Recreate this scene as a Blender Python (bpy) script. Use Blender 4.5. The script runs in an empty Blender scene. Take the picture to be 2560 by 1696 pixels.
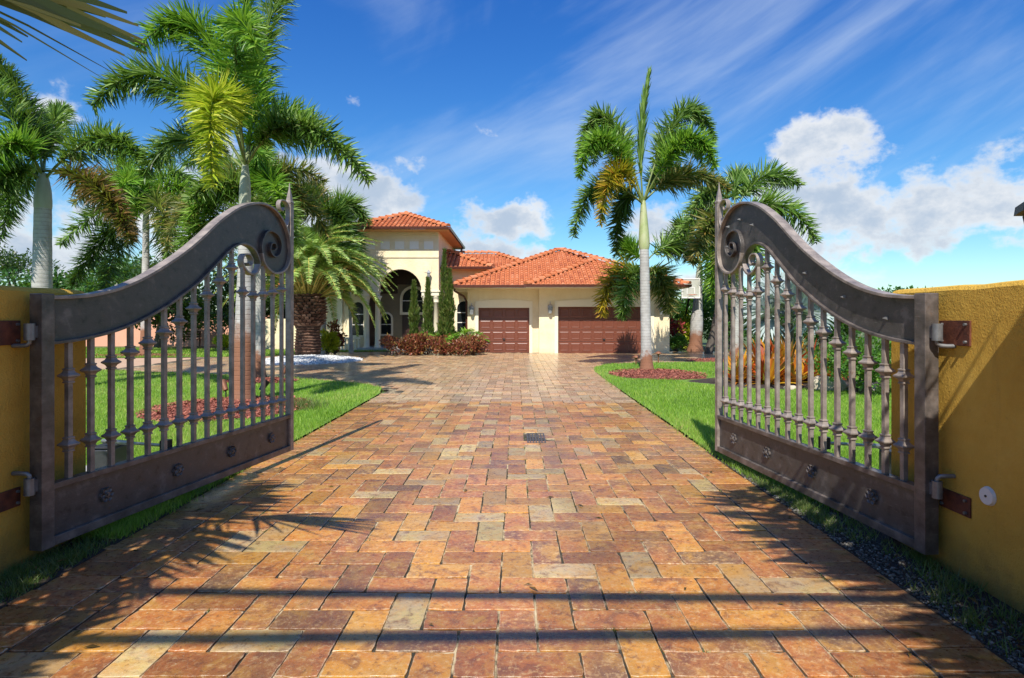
import bpy, bmesh, math, random
import numpy as np
from mathutils import Vector
S = bpy.context.scene
random.seed(7); RNG = np.random.default_rng(11)

# ------------------------------------------------------------------ camera, sky, sun, exposure
F, CX, HY, EYE = 1449.0, 1290.0, 796.0, 1.65
cd = bpy.data.cameras.new('camera'); cam = bpy.data.objects.new('camera', cd); S.collection.objects.link(cam)
cam.location = (0, 0, EYE); cam.rotation_euler = (math.radians(90), 0, 0)
cd.sensor_width = 36; cd.lens = F / 2560 * 36; cd.shift_x = -10 / 2560; cd.shift_y = -52 / 2560
cd.clip_start = .05; cd.clip_end = 2000
S.camera = cam
SUN_EL, SUN_AZ = math.radians(50), math.radians(10.5)
sd = bpy.data.lights.new('sun', 'SUN'); so = bpy.data.objects.new('sun', sd); S.collection.objects.link(so)
sd.energy = 5.0; sd.angle = math.radians(.4); sd.color = (1, .95, .86)
so.rotation_euler = Vector((math.sin(SUN_AZ) * math.cos(SUN_EL), math.cos(SUN_AZ) * math.cos(SUN_EL), -math.sin(SUN_EL))).to_track_quat('-Z', 'Y').to_euler()
S.view_settings.view_transform = 'Standard'; S.view_settings.look = 'None'
S.view_settings.exposure = 0.52; S.view_settings.gamma = 1

W = bpy.data.worlds.new('World'); S.world = W; W.use_nodes = True
nt = W.node_tree; N = nt.nodes; Lk = nt.links; N.clear()
class NG:
    """small helper to chain nodes in a tree"""
    def __init__(s, tree): s.t = tree
    def n(s, typ, **kw):
        x = s.t.nodes.new(typ)
        for k, v in kw.items(): setattr(x, k, v)
        return x
    def link(s, a, b): s.t.links.new(a, b)
    def put(s, sock, v):
        if hasattr(v, 'is_output') or isinstance(v, bpy.types.NodeSocket): s.link(v, sock)
        else: sock.default_value = v
    def m(s, op, a, b=0.0, c=None, clamp=False):
        x = s.n('ShaderNodeMath', operation=op, use_clamp=clamp)
        s.put(x.inputs[0], a); s.put(x.inputs[1], b)
        if c is not None: s.put(x.inputs[2], c)
        return x.outputs[0]
    def mix(s, f, a, b, blend='MIX'):
        x = s.n('ShaderNodeMix', data_type='RGBA', blend_type=blend)
        s.put(x.inputs[0], f); s.put(x.inputs[6], a if not isinstance(a, tuple) else (*a, 1)[:4]); s.put(x.inputs[7], b if not isinstance(b, tuple) else (*b, 1)[:4])
        return x.outputs[2]
    def smooth(s, v, lo, hi, a=0.0, b=1.0):
        x = s.n('ShaderNodeMapRange', interpolation_type='SMOOTHSTEP')
        s.put(x.inputs[0], v); s.put(x.inputs[1], lo); s.put(x.inputs[2], hi); s.put(x.inputs[3], a); s.put(x.inputs[4], b)
        return x.outputs[0]
    def noise(s, vec, scale, detail=4, rough=.55, dist=0.0):
        x = s.n('ShaderNodeTexNoise'); s.put(x.inputs['Vector'], vec)
        x.inputs['Scale'].default_value = scale; x.inputs['Detail'].default_value = detail
        x.inputs['Roughness'].default_value = rough; x.inputs['Distortion'].default_value = dist
        return x.outputs['Fac']
    def ramp(s, f, stops):
        x = s.n('ShaderNodeValToRGB'); s.put(x.inputs[0], f); e = x.color_ramp.elements
        while len(e) < len(stops): e.new(.5)
        for el, (p, c) in zip(e, stops): el.position = p; el.color = (*c, 1)[:4]
        return x.outputs[0]
    def xyz(s, x, y, z):
        c = s.n('ShaderNodeCombineXYZ'); s.put(c.inputs[0], x); s.put(c.inputs[1], y); s.put(c.inputs[2], z); return c.outputs[0]

g = NG(nt)
sky = g.n('ShaderNodeTexSky', sky_type='NISHITA', sun_disc=False, sun_elevation=SUN_EL, sun_rotation=math.pi + SUN_AZ)
sky.altitude = 0; sky.air_density = 1.0; sky.dust_density = .4; sky.ozone_density = 3.0
hs = g.n('ShaderNodeHueSaturation'); hs.inputs['Saturation'].default_value = 1.3; hs.inputs['Value'].default_value = 1.0
g.link(sky.outputs[0], hs.inputs['Color'])
tc = g.n('ShaderNodeTexCoord'); sp = g.n('ShaderNodeSeparateXYZ'); g.link(tc.outputs['Generated'], sp.inputs[0])
dx, dy, dz = sp.outputs
az = g.m('ARCTAN2', dx, dy); el = g.m('ARCSINE', dz)
ae = g.xyz(az, g.m('MULTIPLY', el, 1.25), 0.0)
wn = g.noise(ae, 5.0, 6, .6); wn2 = g.noise(g.xyz(az, el, 3.7), 5.5, 6, .6)
azw = g.m('ADD', az, g.m('MULTIPLY', g.m('SUBTRACT', wn, .5), .22)); elw = g.m('ADD', el, g.m('MULTIPLY', g.m('SUBTRACT', wn2, .5), .18))
BL = [  # cumulus clumps: azimuth deg, elevation deg, half widths deg, weight
 (27.8, 14.2, 3.6, 3.4, 1.0), (30, 9.0, 7.0, 4.0, 1.05), (39.5, 8.6, 4.0, 3.8, 1.0), (36, 5.2, 10, 1.6, .7), (44, 6.0, 5, 2.4, .7), (24.5, 7.0, 4.5, 3.5, .9),
 (-1.0, 10.0, 5.2, 2.5, 1.1), (-2.8, 6.2, 6.0, 3.0, .95), (3.8, 5.8, 3.8, 2.2, .8), (-15.5, 11.2, 6.0, 3.0, 1.2), (-17, 7.5, 7, 4, 1.1), (-27, 10, 5, 4.5, .9), (-19, 6.0, 6.5, 4.0, 1.0), (-25, 13, 3.0, 2.0, .8),
 (-38.5, 14.5, 2.6, 2.6, .8), (-40, 5.5, 6, 3.6, 1.0), (-30, 4.0, 6, 3, .8), (13.2, 8.4, 3.0, 2.6, .95), (9, 4.5, 5, 2.2, .7), (18, 10, 2.6, 3.0, .8), (20, 3.5, 7, 2.4, .7),
 (26, 10.5, 5, 3, .95), (36, 8.2, 7, 3.2, .95), (33, 5.6, 9, 1.9, .8), (-22, 9, 5, 4.5, .95), (-33, 8, 5, 4, .9), (-6, 4.0, 9, 2.2, .8), (2, 3.5, 8, 1.8, .8),
 (-15.6, 20.3, 2.2, .9, .5), (-11.5, 15.2, 3.4, .9, .56), (-7, 16.2, 2.0, .8, .5), (-3.2, 18.0, 2.2, .8, .46), (-9, 4.5, 6, 2.4, .85), (-13, 8, 4, 2.5, .9), (34, 11, 3, 2, .7), (42, 12.5, 3, 1.6, .6),
 (-60, 9, 12, 6, 1), (65, 8, 14, 5, 1), (110, 10, 18, 6, 1), (-110, 10, 20, 6, 1), (170, 9, 25, 5, .9)]
acc = None
for a, e, ra, re, w in BL:
    u = g.m('DIVIDE', g.m('SUBTRACT', azw, math.radians(a)), math.radians(ra)); v = g.m('DIVIDE', g.m('SUBTRACT', elw, math.radians(e)), math.radians(re))
    q = g.m('MULTIPLY', g.m('EXPONENT', g.m('MULTIPLY', g.m('ADD', g.m('MULTIPLY', u, u), g.m('MULTIPLY', v, v)), -.9)), w)
    acc = q if acc is None else g.m('MAXIMUM', acc, q)
det = g.noise(g.xyz(az, g.m('MULTIPLY', el, 1.35), 1.3), 17, 8, .62)
dens = g.m('ADD', acc, g.m('MULTIPLY', g.m('SUBTRACT', det, .5), 1.35))
cum = g.smooth(dens, .40, .82)
# small wisps
wis = g.smooth(g.m('ADD', g.noise(g.xyz(az, g.m('MULTIPLY', el, 1.6), 8.2), 9, 7, .62), g.smooth(el, .05, .36, .04, -.16)), .54, .70, 0, .55)
wmask = g.smooth(g.noise(g.xyz(az, el, 5.1), 3.0, 2, .5), .46, .60)
wis = g.m('MULTIPLY', wis, wmask)
# cirrus streaks, drawn out along a slope
ca, sa = math.cos(math.radians(24)), math.sin(math.radians(24))
r1 = g.m('ADD', g.m('MULTIPLY', az, ca), g.m('MULTIPLY', el, sa)); r2 = g.m('SUBTRACT', g.m('MULTIPLY', el, ca), g.m('MULTIPLY', az, sa))
c1 = g.noise(g.xyz(g.m('MULTIPLY', r1, .7), g.m('MULTIPLY', r2, 2.2), 2.0), 2.4, 7, .55, .5)
c2 = g.noise(g.xyz(g.m('MULTIPLY', r1, .8), g.m('MULTIPLY', r2, 7.0), 6.0), 5.0, 6, .6, .3)
cir = g.m('MULTIPLY', g.smooth(g.m('ADD', g.m('MULTIPLY', c1, .84), g.m('MULTIPLY', c2, .16)), .42, .78, 0, .52), g.smooth(az, -.45, .35, .5, 1.0))
shade = g.smooth(g.m('ADD', g.m('ADD', dens, g.m('MULTIPLY', det, .35)), g.m('MULTIPLY', g.noise(g.xyz(az, el, 9.0), 6, 7, .6), 1.0)), .95, 1.95)
ccol = g.mix(shade, (10.2, 10.1, 9.9), (4.9, 5.9, 7.3))
deep = g.mix(g.smooth(el, .0, .62), (1.28, 1.55, 1.52), (.84, 1.2, 1.78))
skyc = g.mix(1.0, hs.outputs[0], deep, 'MULTIPLY')
col = g.mix(cir, skyc, (7.4, 8.6, 10.0))
col = g.mix(wis, col, (9.6, 9.9, 10.2))
col = g.mix(g.m('MULTIPLY', cum, .96), col, ccol)
bg = g.n('ShaderNodeBackground'); bg.inputs['Strength'].default_value = .07
wo = g.n('ShaderNodeOutputWorld'); g.link(col, bg.inputs[0]); g.link(bg.outputs[0], wo.inputs[0])

# ------------------------------------------------------------------ helpers
def P(px, py, Y):      # point at depth Y seen at a pixel of the 2560 px wide photograph
    return np.array(((px - CX) * Y / F, Y, EYE - (py - HY) * Y / F))
DS = 2560 / 2367
def D(px, py, Y): return P(px * DS, py * DS, Y)
def wloc(o):
    l = np.zeros(3)
    while o is not None: l += np.array(o.location); o = o.parent
    return l
def link(o, parent=None):
    S.collection.objects.link(o)
    if parent is not None: o.parent = parent
    return o
def thing(name, label, cat, loc=(0, 0, 0), rz=0, group=None):
    o = bpy.data.objects.new(name, None); o.location = loc; o.rotation_euler = (0, 0, rz); o.empty_display_size = .2
    link(o); o['label'] = label; o['category'] = cat
    if group: o['group'] = group
    return o
def tag(o, label, cat, group=None):
    o['label'] = label; o['category'] = cat
    if group: o['group'] = group
    return o
def mesh_np(name, V, polys, mats, parent=None, local=False, rnd=None, mi=None, smooth=None, pts_attr=None):
    """V (n,3); polys: list of tuples or an (m,k) array"""
    V = np.asarray(V, dtype=np.float64)
    if parent is not None and not local: V = V - wloc(parent)
    me = bpy.data.meshes.new(name)
    if isinstance(polys, np.ndarray):
        nf, k = polys.shape; me.vertices.add(len(V)); me.vertices.foreach_set('co', V.astype(np.float32).ravel())
        me.loops.add(nf * k); me.loops.foreach_set('vertex_index', polys.astype(np.int32).ravel())
        me.polygons.add(nf); me.polygons.foreach_set('loop_start', np.arange(0, nf * k, k, dtype=np.int32))
        me.update(calc_edges=True)
    else: me.from_pydata(V.tolist(), [], polys)
    for m_ in (mats if isinstance(mats, (list, tuple)) else [mats]): me.materials.append(m_)
    n = len(me.polygons)
    if mi is not None: me.polygons.foreach_set('material_index', np.asarray(mi, dtype=np.int32))
    if smooth is not None: me.polygons.foreach_set('use_smooth', np.broadcast_to(np.asarray(smooth, dtype=bool), (n,)).copy())
    if rnd is not None:
        a = me.attributes.new('rnd', 'FLOAT', 'FACE'); a.data.foreach_set('value', np.asarray(rnd, dtype=np.float32))
    for k, v in (pts_attr or {}).items():
        a = me.attributes.new(k, 'FLOAT', 'POINT'); a.data.foreach_set('value', np.asarray(v, dtype=np.float32))
    me.update()
    return link(bpy.data.objects.new(name, me), parent)

class MB:
    def __init__(s): s.v = []; s.f = []; s.mi = []; s.sm = []
    def add(s, V, Fc, m=0, sm=False):
        b = len(s.v); s.v += [tuple(map(float, p)) for p in V]
        for q in Fc: s.f.append(tuple(b + i for i in q)); s.mi.append(m); s.sm.append(sm)
        return s
    def box(s, x0, x1, y0, y1, z0, z1, m=0):
        return s.add([(x0, y0, z0), (x1, y0, z0), (x1, y1, z0), (x0, y1, z0), (x0, y0, z1), (x1, y0, z1), (x1, y1, z1), (x0, y1, z1)],
                     [(3, 2, 1, 0), (4, 5, 6, 7), (0, 1, 5, 4), (1, 2, 6, 5), (2, 3, 7, 6), (3, 0, 4, 7)], m)
    def tube(s, pts, r, n=8, m=0, caps=True, sm=True):
        pts = [np.array(p, float) for p in pts]; k = len(pts); rr = r if hasattr(r, '__len__') else [r] * k
        b = []; up = None
        for i in range(k):
            t = pts[min(i + 1, k - 1)] - pts[max(i - 1, 0)]; t /= max(np.linalg.norm(t), 1e-9)
            if up is None:
                a = np.array((0, 0, 1.)) if abs(t[2]) < .9 else np.array((1., 0, 0)); up = np.cross(t, a)
            up = up - t * up.dot(t); up /= np.linalg.norm(up); w = np.cross(t, up)
            b += [pts[i] + rr[i] * (up * math.cos(2 * math.pi * j / n) + w * math.sin(2 * math.pi * j / n)) for j in range(n)]
        f = [(i * n + j, i * n + (j + 1) % n, (i + 1) * n + (j + 1) % n, (i + 1) * n + j) for i in range(k - 1) for j in range(n)]
        s.add(b, f, m, sm)
        if caps: s.add(b[:n], [tuple(range(n))[::-1]], m); s.add(b[-n:], [tuple(range(n))], m)
        return s
    def lathe(s, prof, c=(0, 0, 0), n=16, m=0, sm=True, rot=0.0):
        V = [(c[0] + r * math.cos(rot + 2 * math.pi * j / n), c[1] + r * math.sin(rot + 2 * math.pi * j / n), c[2] + z) for r, z in prof for j in range(n)]
        k = len(prof)
        f = [(i * n + j, i * n + (j + 1) % n, (i + 1) * n + (j + 1) % n, (i + 1) * n + j) for i in range(k - 1) for j in range(n)]
        f += [tuple(range(n))[::-1], tuple(range((k - 1) * n, k * n))]
        return s.add(V, f, m, sm)
    def prism(s, poly, y0, y1, m=0):            # polygon in x,z drawn out along y
        n = len(poly)
        return s.add([(x, y0, z) for x, z in poly] + [(x, y1, z) for x, z in poly],
                     [tuple(range(n)), tuple(range(n, 2 * n))[::-1]] + [(i + n, (i + 1) % n + n, (i + 1) % n, i) for i in range(n)], m)
    def sweep(s, pts, th, y0, y1, m=0, t1=None):  # flat bar bent in the x,z plane
        pts = np.array(pts, float); k = len(pts); V = []
        for i in range(k):
            t = pts[min(i + 1, k - 1)] - pts[max(i - 1, 0)]; t /= max(np.linalg.norm(t), 1e-9); nrm = np.array((-t[1], t[0]))
            h = (th if t1 is None else th + (t1 - th) * i / (k - 1)) / 2
            a, c = pts[i] + nrm * h, pts[i] - nrm * h
            V += [(a[0], y0, a[1]), (a[0], y1, a[1]), (c[0], y1, c[1]), (c[0], y0, c[1])]
        f = [(i * 4 + j, i * 4 + (j + 1) % 4, i * 4 + 4 + (j + 1) % 4, i * 4 + 4 + j) for i in range(k - 1) for j in range(4)]
        f += [(3, 2, 1, 0), tuple(range(k * 4 - 4, k * 4))]
        return s.add(V, f, m)
    def build(s, name, mats, parent=None, local=False, bevel=0, label=None):
        o = mesh_np(name, s.v, s.f, mats, parent, local, mi=s.mi, smooth=s.sm)
        bm = bmesh.new(); bm.from_mesh(o.data); bmesh.ops.recalc_face_normals(bm, faces=bm.faces); bm.to_mesh(o.data); bm.free()
        if bevel:
            b = o.modifiers.new('b', 'BEVEL'); b.width = bevel; b.segments = 2; b.limit_method = 'ANGLE'
        if label: o['label'] = label
        return o
def spline(pts, n=8):
    p = np.array(pts, float); p = np.vstack([2 * p[0] - p[1], p, 2 * p[-1] - p[-2]]); out = []
    for i in range(1, len(p) - 2):
        for j in range(n):
            t = j / n
            out.append(.5 * (2 * p[i] + (p[i + 1] - p[i - 1]) * t + (2 * p[i - 1] - 5 * p[i] + 4 * p[i + 1] - p[i + 2]) * t * t + (3 * p[i] - p[i - 1] - 3 * p[i + 1] + p[i + 2]) * t ** 3))
    out.append(p[-2]); return np.array(out)
def inpoly(x, y, poly):
    r = np.zeros(np.shape(x), bool); n = len(poly)
    for i in range(n):
        (x0, y0), (x1, y1) = poly[i], poly[(i + 1) % n]
        c = (y0 > y) != (y1 > y)
        r ^= c & (x < (x1 - x0) * (y - y0) / ((y1 - y0) if y1 != y0 else 1e-9) + x0)
    return r

# ------------------------------------------------------------------ materials
def base_mat(name):
    m = bpy.data.materials.new(name); m.use_nodes = True; t = m.node_tree; t.nodes.clear(); g = NG(t)
    out = g.n('ShaderNodeOutputMaterial'); b = g.n('ShaderNodeBsdfPrincipled'); g.link(b.outputs[0], out.inputs[0])
    return m, g, b, out
def M(name, stops, scale=6, rough=.7, bump=0, bscale=60, metal=0, spec=.5, detail=6, rvar=.1, stretch=(1, 1, 1), bdist=.01, spots=None):
    m, g, b, out = base_mat(name)
    tc = g.n('ShaderNodeTexCoord'); mp = g.n('ShaderNodeMapping'); g.link(tc.outputs['Object'], mp.inputs[0]); mp.inputs['Scale'].default_value = stretch
    n = g.noise(mp.outputs[0], scale, detail, .6)
    k = len(stops); st = [(.3 + .4 * i / max(k - 1, 1), c) for i, c in enumerate(stops)]
    c = g.ramp(n, st)
    if spots:
        s1 = g.noise(tc.outputs['Object'], spots[1], 7, .7); s2 = g.noise(tc.outputs['Object'], 2.2, 3, .5)
        c = g.mix(g.m('MULTIPLY', g.smooth(s1, .56, .70, 0, .75), g.smooth(s2, .42, .6)), c, spots[0])
        m3 = g.n('ShaderNodeMapping'); g.link(tc.outputs['Object'], m3.inputs[0]); m3.inputs['Scale'].default_value = (14, 14, 120); c = g.mix(g.smooth(g.noise(m3.outputs[0], 1.0, 4, .7), .58, .72, 0, .3), c, (.30, .27, .24))
    g.link(c, b.inputs['Base Color'])
    g.link(g.m('ADD', g.m('MULTIPLY', g.m('SUBTRACT', n, .5), rvar * 2), rough), b.inputs['Roughness'])
    b.inputs['Metallic'].default_value = metal; b.inputs['Specular IOR Level'].default_value = spec
    if bump:
        bn = g.n('ShaderNodeBump'); bn.inputs['Strength'].default_value = bump; bn.inputs['Distance'].default_value = bdist
        g.link(g.noise(mp.outputs[0], bscale, 5, .6), bn.inputs['Height']); g.link(bn.outputs[0], b.inputs['Normal'])
    return m
def leafmat(name, cols, trans=.28, rough=.42, spec=.42):
    m, g, b, out = base_mat(name)
    at = g.n('ShaderNodeAttribute', attribute_name='rnd')
    c = g.ramp(at.outputs['Fac'], [(i / max(len(cols) - 1, 1), x) for i, x in enumerate(cols)])
    g.link(c, b.inputs['Base Color']); b.inputs['Roughness'].default_value = rough; b.inputs['Specular IOR Level'].default_value = spec
    tr = g.n('ShaderNodeBsdfTranslucent'); g.link(g.mix(.5, c, (.3, .5, .03), 'MIX') if cols[0][1] > cols[0][0] else c, tr.inputs[0])
    mx = g.n('ShaderNodeMixShader'); mx.inputs[0].default_value = trans
    g.link(b.outputs[0], mx.inputs[1]); g.link(tr.outputs[0], mx.inputs[2]); g.link(mx.outputs[0], out.inputs[0])
    return m

iron = M('weathered_iron', [(.026, .024, .023), (.070, .062, .058), (.082, .073, .068), (.16, .142, .13)], 8, .40, .3, 90, spots=((.10, .045, .022), 16), metal=.25, spec=.5, rvar=.18, bdist=.004)
iron_rail = M('rail_iron', [(.05, .043, .038), (.11, .092, .082), (.20, .165, .145)], 8, .38, .2, 70, spots=((.12, .055, .025), 18), metal=.2, bdist=.003)
iron_bar = M('bar_iron', [(.14, .115, .098), (.24, .20, .17), (.36, .30, .25)], 9, .42, .2, 70, spots=((.16, .075, .035), 20), metal=.1, bdist=.003)
rust = M('rusty_plate', [(.05, .015, .008), (.11, .03, .012), (.17, .05, .02)], 18, .75, .4, 90)
galv = M('galvanised', [(.13, .13, .13), (.25, .25, .25)], 14, .45, .1, 60, metal=.5)
def stucco(name, cols, dirt, amt=1.0):
    m, g, b, out = base_mat(name); tc = g.n('ShaderNodeTexCoord'); v = tc.outputs['Object']; sp = g.n('ShaderNodeSeparateXYZ'); g.link(v, sp.inputs[0]); z = sp.outputs[2]
    n = g.noise(v, 1.7, 7, .65); mp = g.n('ShaderNodeMapping'); g.link(v, mp.inputs[0]); mp.inputs['Scale'].default_value = (1, 1, .09)
    c = g.ramp(n, [(.3, cols[0]), (.5, cols[1]), (.7, cols[2])])
    st = g.noise(mp.outputs[0], 7, 6, .6); c = g.mix(g.m('MULTIPLY', g.smooth(st, .56, .74), .28 * amt), c, dirt)
    sp2 = g.noise(v, 22, 6, .7); c = g.mix(g.m('MULTIPLY', g.smooth(sp2, .60, .72), .25), c, dirt)
    base = g.m('MULTIPLY', g.smooth(g.m('ADD', z, g.m('MULTIPLY', g.m('SUBTRACT', g.noise(v, 6, 6, .7), .5), .5)), (.34), -.05), .6 * amt); c = g.mix(base, c, dirt)
    g.link(c, b.inputs['Base Color']); b.inputs['Roughness'].default_value = .88; b.inputs['Specular IOR Level'].default_value = .2
    bn = g.n('ShaderNodeBump'); bn.inputs['Strength'].default_value = .8; bn.inputs['Distance'].default_value = .014
    g.link(g.m('ADD', g.noise(v, 70, 5, .65), g.m('MULTIPLY', g.noise(v, 11, 4, .6), 1.2)), bn.inputs['Height']); g.link(bn.outputs[0], b.inputs['Normal']); return m
cream = stucco('cream_stucco', [(.72, .59, .37), (.77, .65, .43), (.80, .69, .48)], (.46, .34, .18), .35)
ochre = stucco('ochre_stucco', [(.50, .285, .045), (.58, .345, .055), (.64, .40, .075)], (.13, .085, .04))
trim = M('pale_trim', [(.76, .68, .50), (.80, .72, .55)], 2, .85, .15, 50, spec=.2)
panelc = M('white_panel', [(.76, .72, .62), (.8, .77, .68)], 3, .8)
soffit_m = M('soffit', [(.56, .30, .13), (.62, .34, .16)], 2, .85)
brown = M('brown_gutter', [(.085, .026, .018), (.11, .035, .024)], 6, .4)
doorm = M('garage_door_paint', [(.14, .038, .019), (.16, .046, .024)], 3, .42, .12, 30, stretch=(1, 1, 8))
glass = M('dark_glass', [(.008, .010, .012), (.016, .02, .022)], 2, .2, spec=.2)
whitef = M('white_frame', [(.72, .70, .66), (.78, .76, .72)], 4, .6)
darkin = M('door_and_porch_shade', [(.03, .012, .009), (.05, .02, .014)], 4, .4, stretch=(6, 6, 1))  # door brown, also the painted shade of the porch recess
silver = M('silver_lantern', [(.33, .34, .34), (.52, .53, .53)], 10, .4, metal=.4)
blackm = M('black_metal', [(.012, .012, .013), (.03, .03, .03)], 10, .45)
smoky = M('smoky_glass', [(.16, .18, .19), (.26, .28, .29)], 8, .2)
opal = M('opal_glass', [(.7, .68, .62), (.75, .73, .68)], 4, .3)
wood = M('aged_wood', [(.09, .05, .03), (.14, .08, .05)], 12, .7, stretch=(1, 8, 8))
pink = M('salmon_stucco', [(.62, .30, .19), (.66, .34, .23)], 1.5, .9, .2, 40)
copper = M('copper_fitting', [(.16, .06, .03), (.28, .12, .06)], 16, .5, metal=.2)
rockm = M('limestone_rock', [(.30, .25, .18), (.44, .38, .28), (.52, .46, .36)], 5, .9, .8, 12)
concrete = M('concrete_pad', [(.30, .30, .29), (.42, .42, .40)], 6, .85)
plastic = M('operator_case', [(.025, .026, .028), (.04, .04, .042)], 8, .4)
whitep = M('white_plastic', [(.62, .6, .55), (.7, .68, .62)], 8, .5)
soil = M('dark_soil', [(.02, .014, .01), (.045, .03, .02)], 14, .95, .8, 30)
mulchbed = M('mulch_base', [(.14, .035, .022), (.22, .065, .04)], 22, .95, .8, 60)
lawn_m = M('lawn_soil', [(.08, .15, .016), (.12, .22, .022), (.15, .27, .03)], 3.0, .95, .6, 80)
ground_m = M('outer_ground', [(.05, .08, .02), (.08, .12, .03)], .6, .95)
roadm = M('pale_path', [(.42, .27, .17), (.5, .34, .23)], 3, .7)
bark = M('tree_bark', [(.05, .04, .032), (.11, .09, .07)], 9, .9, .8, 25, stretch=(1, 1, .3))
def tile_material():
    m, g, b, out = base_mat('terracotta_tile')
    at = g.n('ShaderNodeAttribute', attribute_name='rnd'); tc = g.n('ShaderNodeTexCoord')
    c = g.ramp(at.outputs['Fac'], [(0, (.36, .10, .04)), (.25, (.46, .14, .05)), (.6, (.52, .17, .06)), (1, (.57, .22, .10))])
    c = g.mix(g.smooth(g.noise(tc.outputs['Object'], 7, 5), .4, .75, 0, .3), c, (.42, .12, .05))
    g.link(c, b.inputs['Base Color']); b.inputs['Roughness'].default_value = .7
    return m
tile = tile_material()
def trunk_material(name, stain_h, stain=(.15, .052, .017), grey=((.30, .285, .26), (.46, .45, .42)), ring=11):
    m, g, b, out = base_mat(name)
    tc = g.n('ShaderNodeTexCoord'); sp = g.n('ShaderNodeSeparateXYZ'); g.link(tc.outputs['Object'], sp.inputs[0]); z = sp.outputs[2]
    n = g.noise(tc.outputs['Object'], 4, 6, .65); nf = g.noise(tc.outputs['Object'], 26, 5, .6)
    c = g.ramp(n, [(.32, grey[0]), (.68, grey[1])])
    zz = g.m('ADD', z, g.m('MULTIPLY', n, .03))
    fr = g.m('FRACT', g.m('MULTIPLY', zz, ring)); rg = g.smooth(g.m('ABSOLUTE', g.m('SUBTRACT', fr, .5)), .36, .5)
    c = g.mix(g.m('MULTIPLY', rg, .42), c, (.2, .18, .16))
    c = g.mix(g.m('MULTIPLY', g.smooth(nf, .55, .75), .4), c, (.2, .18, .15))
    if stain_h > 0:
        sm = g.smooth(g.m('ADD', z, g.m('MULTIPLY', g.m('SUBTRACT', n, .5), 1.0)), stain_h * .7, stain_h * 1.05, .9, 0)
        c = g.mix(sm, c, g.mix(nf, stain, tuple(min(1, q * 1.8) for q in stain)))
    g.link(c, b.inputs['Base Color']); b.inputs['Roughness'].default_value = .85
    bn = g.n('ShaderNodeBump'); bn.inputs['Strength'].default_value = .6; bn.inputs['Distance'].default_value = .02
    g.link(g.m('ADD', g.m('MULTIPLY', rg, -.35), g.m('MULTIPLY', nf, .4)), bn.inputs['Height']); g.link(bn.outputs[0], b.inputs['Normal'])
    return m
shaftp = M('pale_crownshaft', [(.30, .32, .22), (.42, .43, .33)], 4, .6, stretch=(1, 1, .4))
shaftm = M('crownshaft', [(.24, .30, .11), (.34, .38, .17), (.42, .42, .26)], 4, .5, stretch=(1, 1, .4))
petiole = M('petiole', [(.10, .14, .03), (.18, .22, .06)], 6, .5)
petiole_y = M('petiole_yellow', [(.40, .30, .05), (.5, .40, .10)], 6, .5)
lf_green = leafmat('palm_leaf_green', [(.016, .04, .008), (.055, .125, .018), (.12, .24, .032), (.22, .35, .07), (.32, .43, .15)])
lf_bright = leafmat('palm_leaf_bright', [(.03, .09, .010), (.10, .25, .02), (.20, .40, .035), (.34, .50, .09)], .4)
lf_yellow = leafmat('palm_leaf_yellow', [(.10, .18, .012), (.32, .42, .02), (.54, .56, .03), (.68, .66, .10)], .4)
lf_olive = leafmat('palm_leaf_olive', [(.02, .04, .012), (.06, .10, .025), (.15, .17, .04), (.30, .28, .10), (.34, .22, .05)], .35)
lf_brown = leafmat('palm_leaf_brown', [(.03, .035, .010), (.09, .05, .016), (.16, .09, .025), (.24, .13, .04)], .25)
lf_gold = leafmat('palm_leaf_gold', [(.06, .12, .014), (.28, .22, .015), (.50, .36, .02), (.42, .20, .03)], .35)
lf_dark = leafmat('palm_leaf_dark', [(.014, .04, .010), (.03, .08, .014), (.06, .13, .025)], .3)
lf_date = leafmat('date_leaf', [(.10, .18, .035), (.24, .37, .07), (.40, .54, .14), (.56, .64, .25)], .3)
lf_silver = leafmat('silver_leaf', [(.22, .28, .27), (.36, .43, .42), (.50, .56, .55)], .2)
lf_bush = leafmat('bush_leaf', [(.035, .10, .012), (.08, .20, .025), (.14, .30, .04)], .35)
lf_tree = leafmat('tree_leaf', [(.012, .03, .008), (.025, .06, .012), (.05, .10, .02)], .3)
lf_hedge = leafmat('hedge_leaf', [(.02, .06, .012), (.04, .12, .02), (.07, .18, .03)], .35)
lf_lime = leafmat('lime_leaf', [(.22, .28, .01), (.42, .44, .02), (.55, .5, .03)], .4)
lf_red = leafmat('copper_leaf', [(.07, .018, .014), (.15, .035, .022), (.26, .07, .035), (.22, .16, .04), (.36, .13, .07)], .25)
lf_cyp = leafmat('cypress_leaf', [(.02, .045, .010), (.06, .11, .016), (.12, .18, .03), (.16, .15, .05)], .2)
lf_orange = leafmat('bromeliad_leaf', [(.12, .10, .02), (.45, .14, .012), (.62, .30, .02), (.22, .24, .03), (.55, .10, .015), (.30, .05, .012)], .3, rough=.35)
lf_coral = leafmat('coral_leaf', [(.5, .10, .03), (.62, .18, .05), (.4, .2, .03)], .3)
lf_crim = leafmat('crimson_leaf', [(.30, .02, .03), (.42, .05, .06), (.1, .12, .02)], .3)
grass_m = leafmat('grass_blade', [(.07, .15, .012), (.15, .31, .02), (.23, .42, .03), (.34, .50, .07), (.46, .44, .14)], .4, rough=.5)
weed_m = leafmat('weed_blade', [(.05, .09, .02), (.10, .17, .035), (.25, .24, .09)], .35)
chip_m = leafmat('mulch_chip', [(.13, .03, .02), (.26, .075, .045), (.40, .15, .10), (.20, .05, .03)], 0, rough=.9)
peb_m = leafmat('gravel_stone', [(.03, .028, .022), (.06, .055, .045), (.10, .09, .07), (.26, .24, .20)], 0, rough=.85)
white_m = leafmat('white_stone', [(.25, .25, .25), (.50, .50, .50), (.68, .68, .66)], 0, rough=.8)
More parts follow.
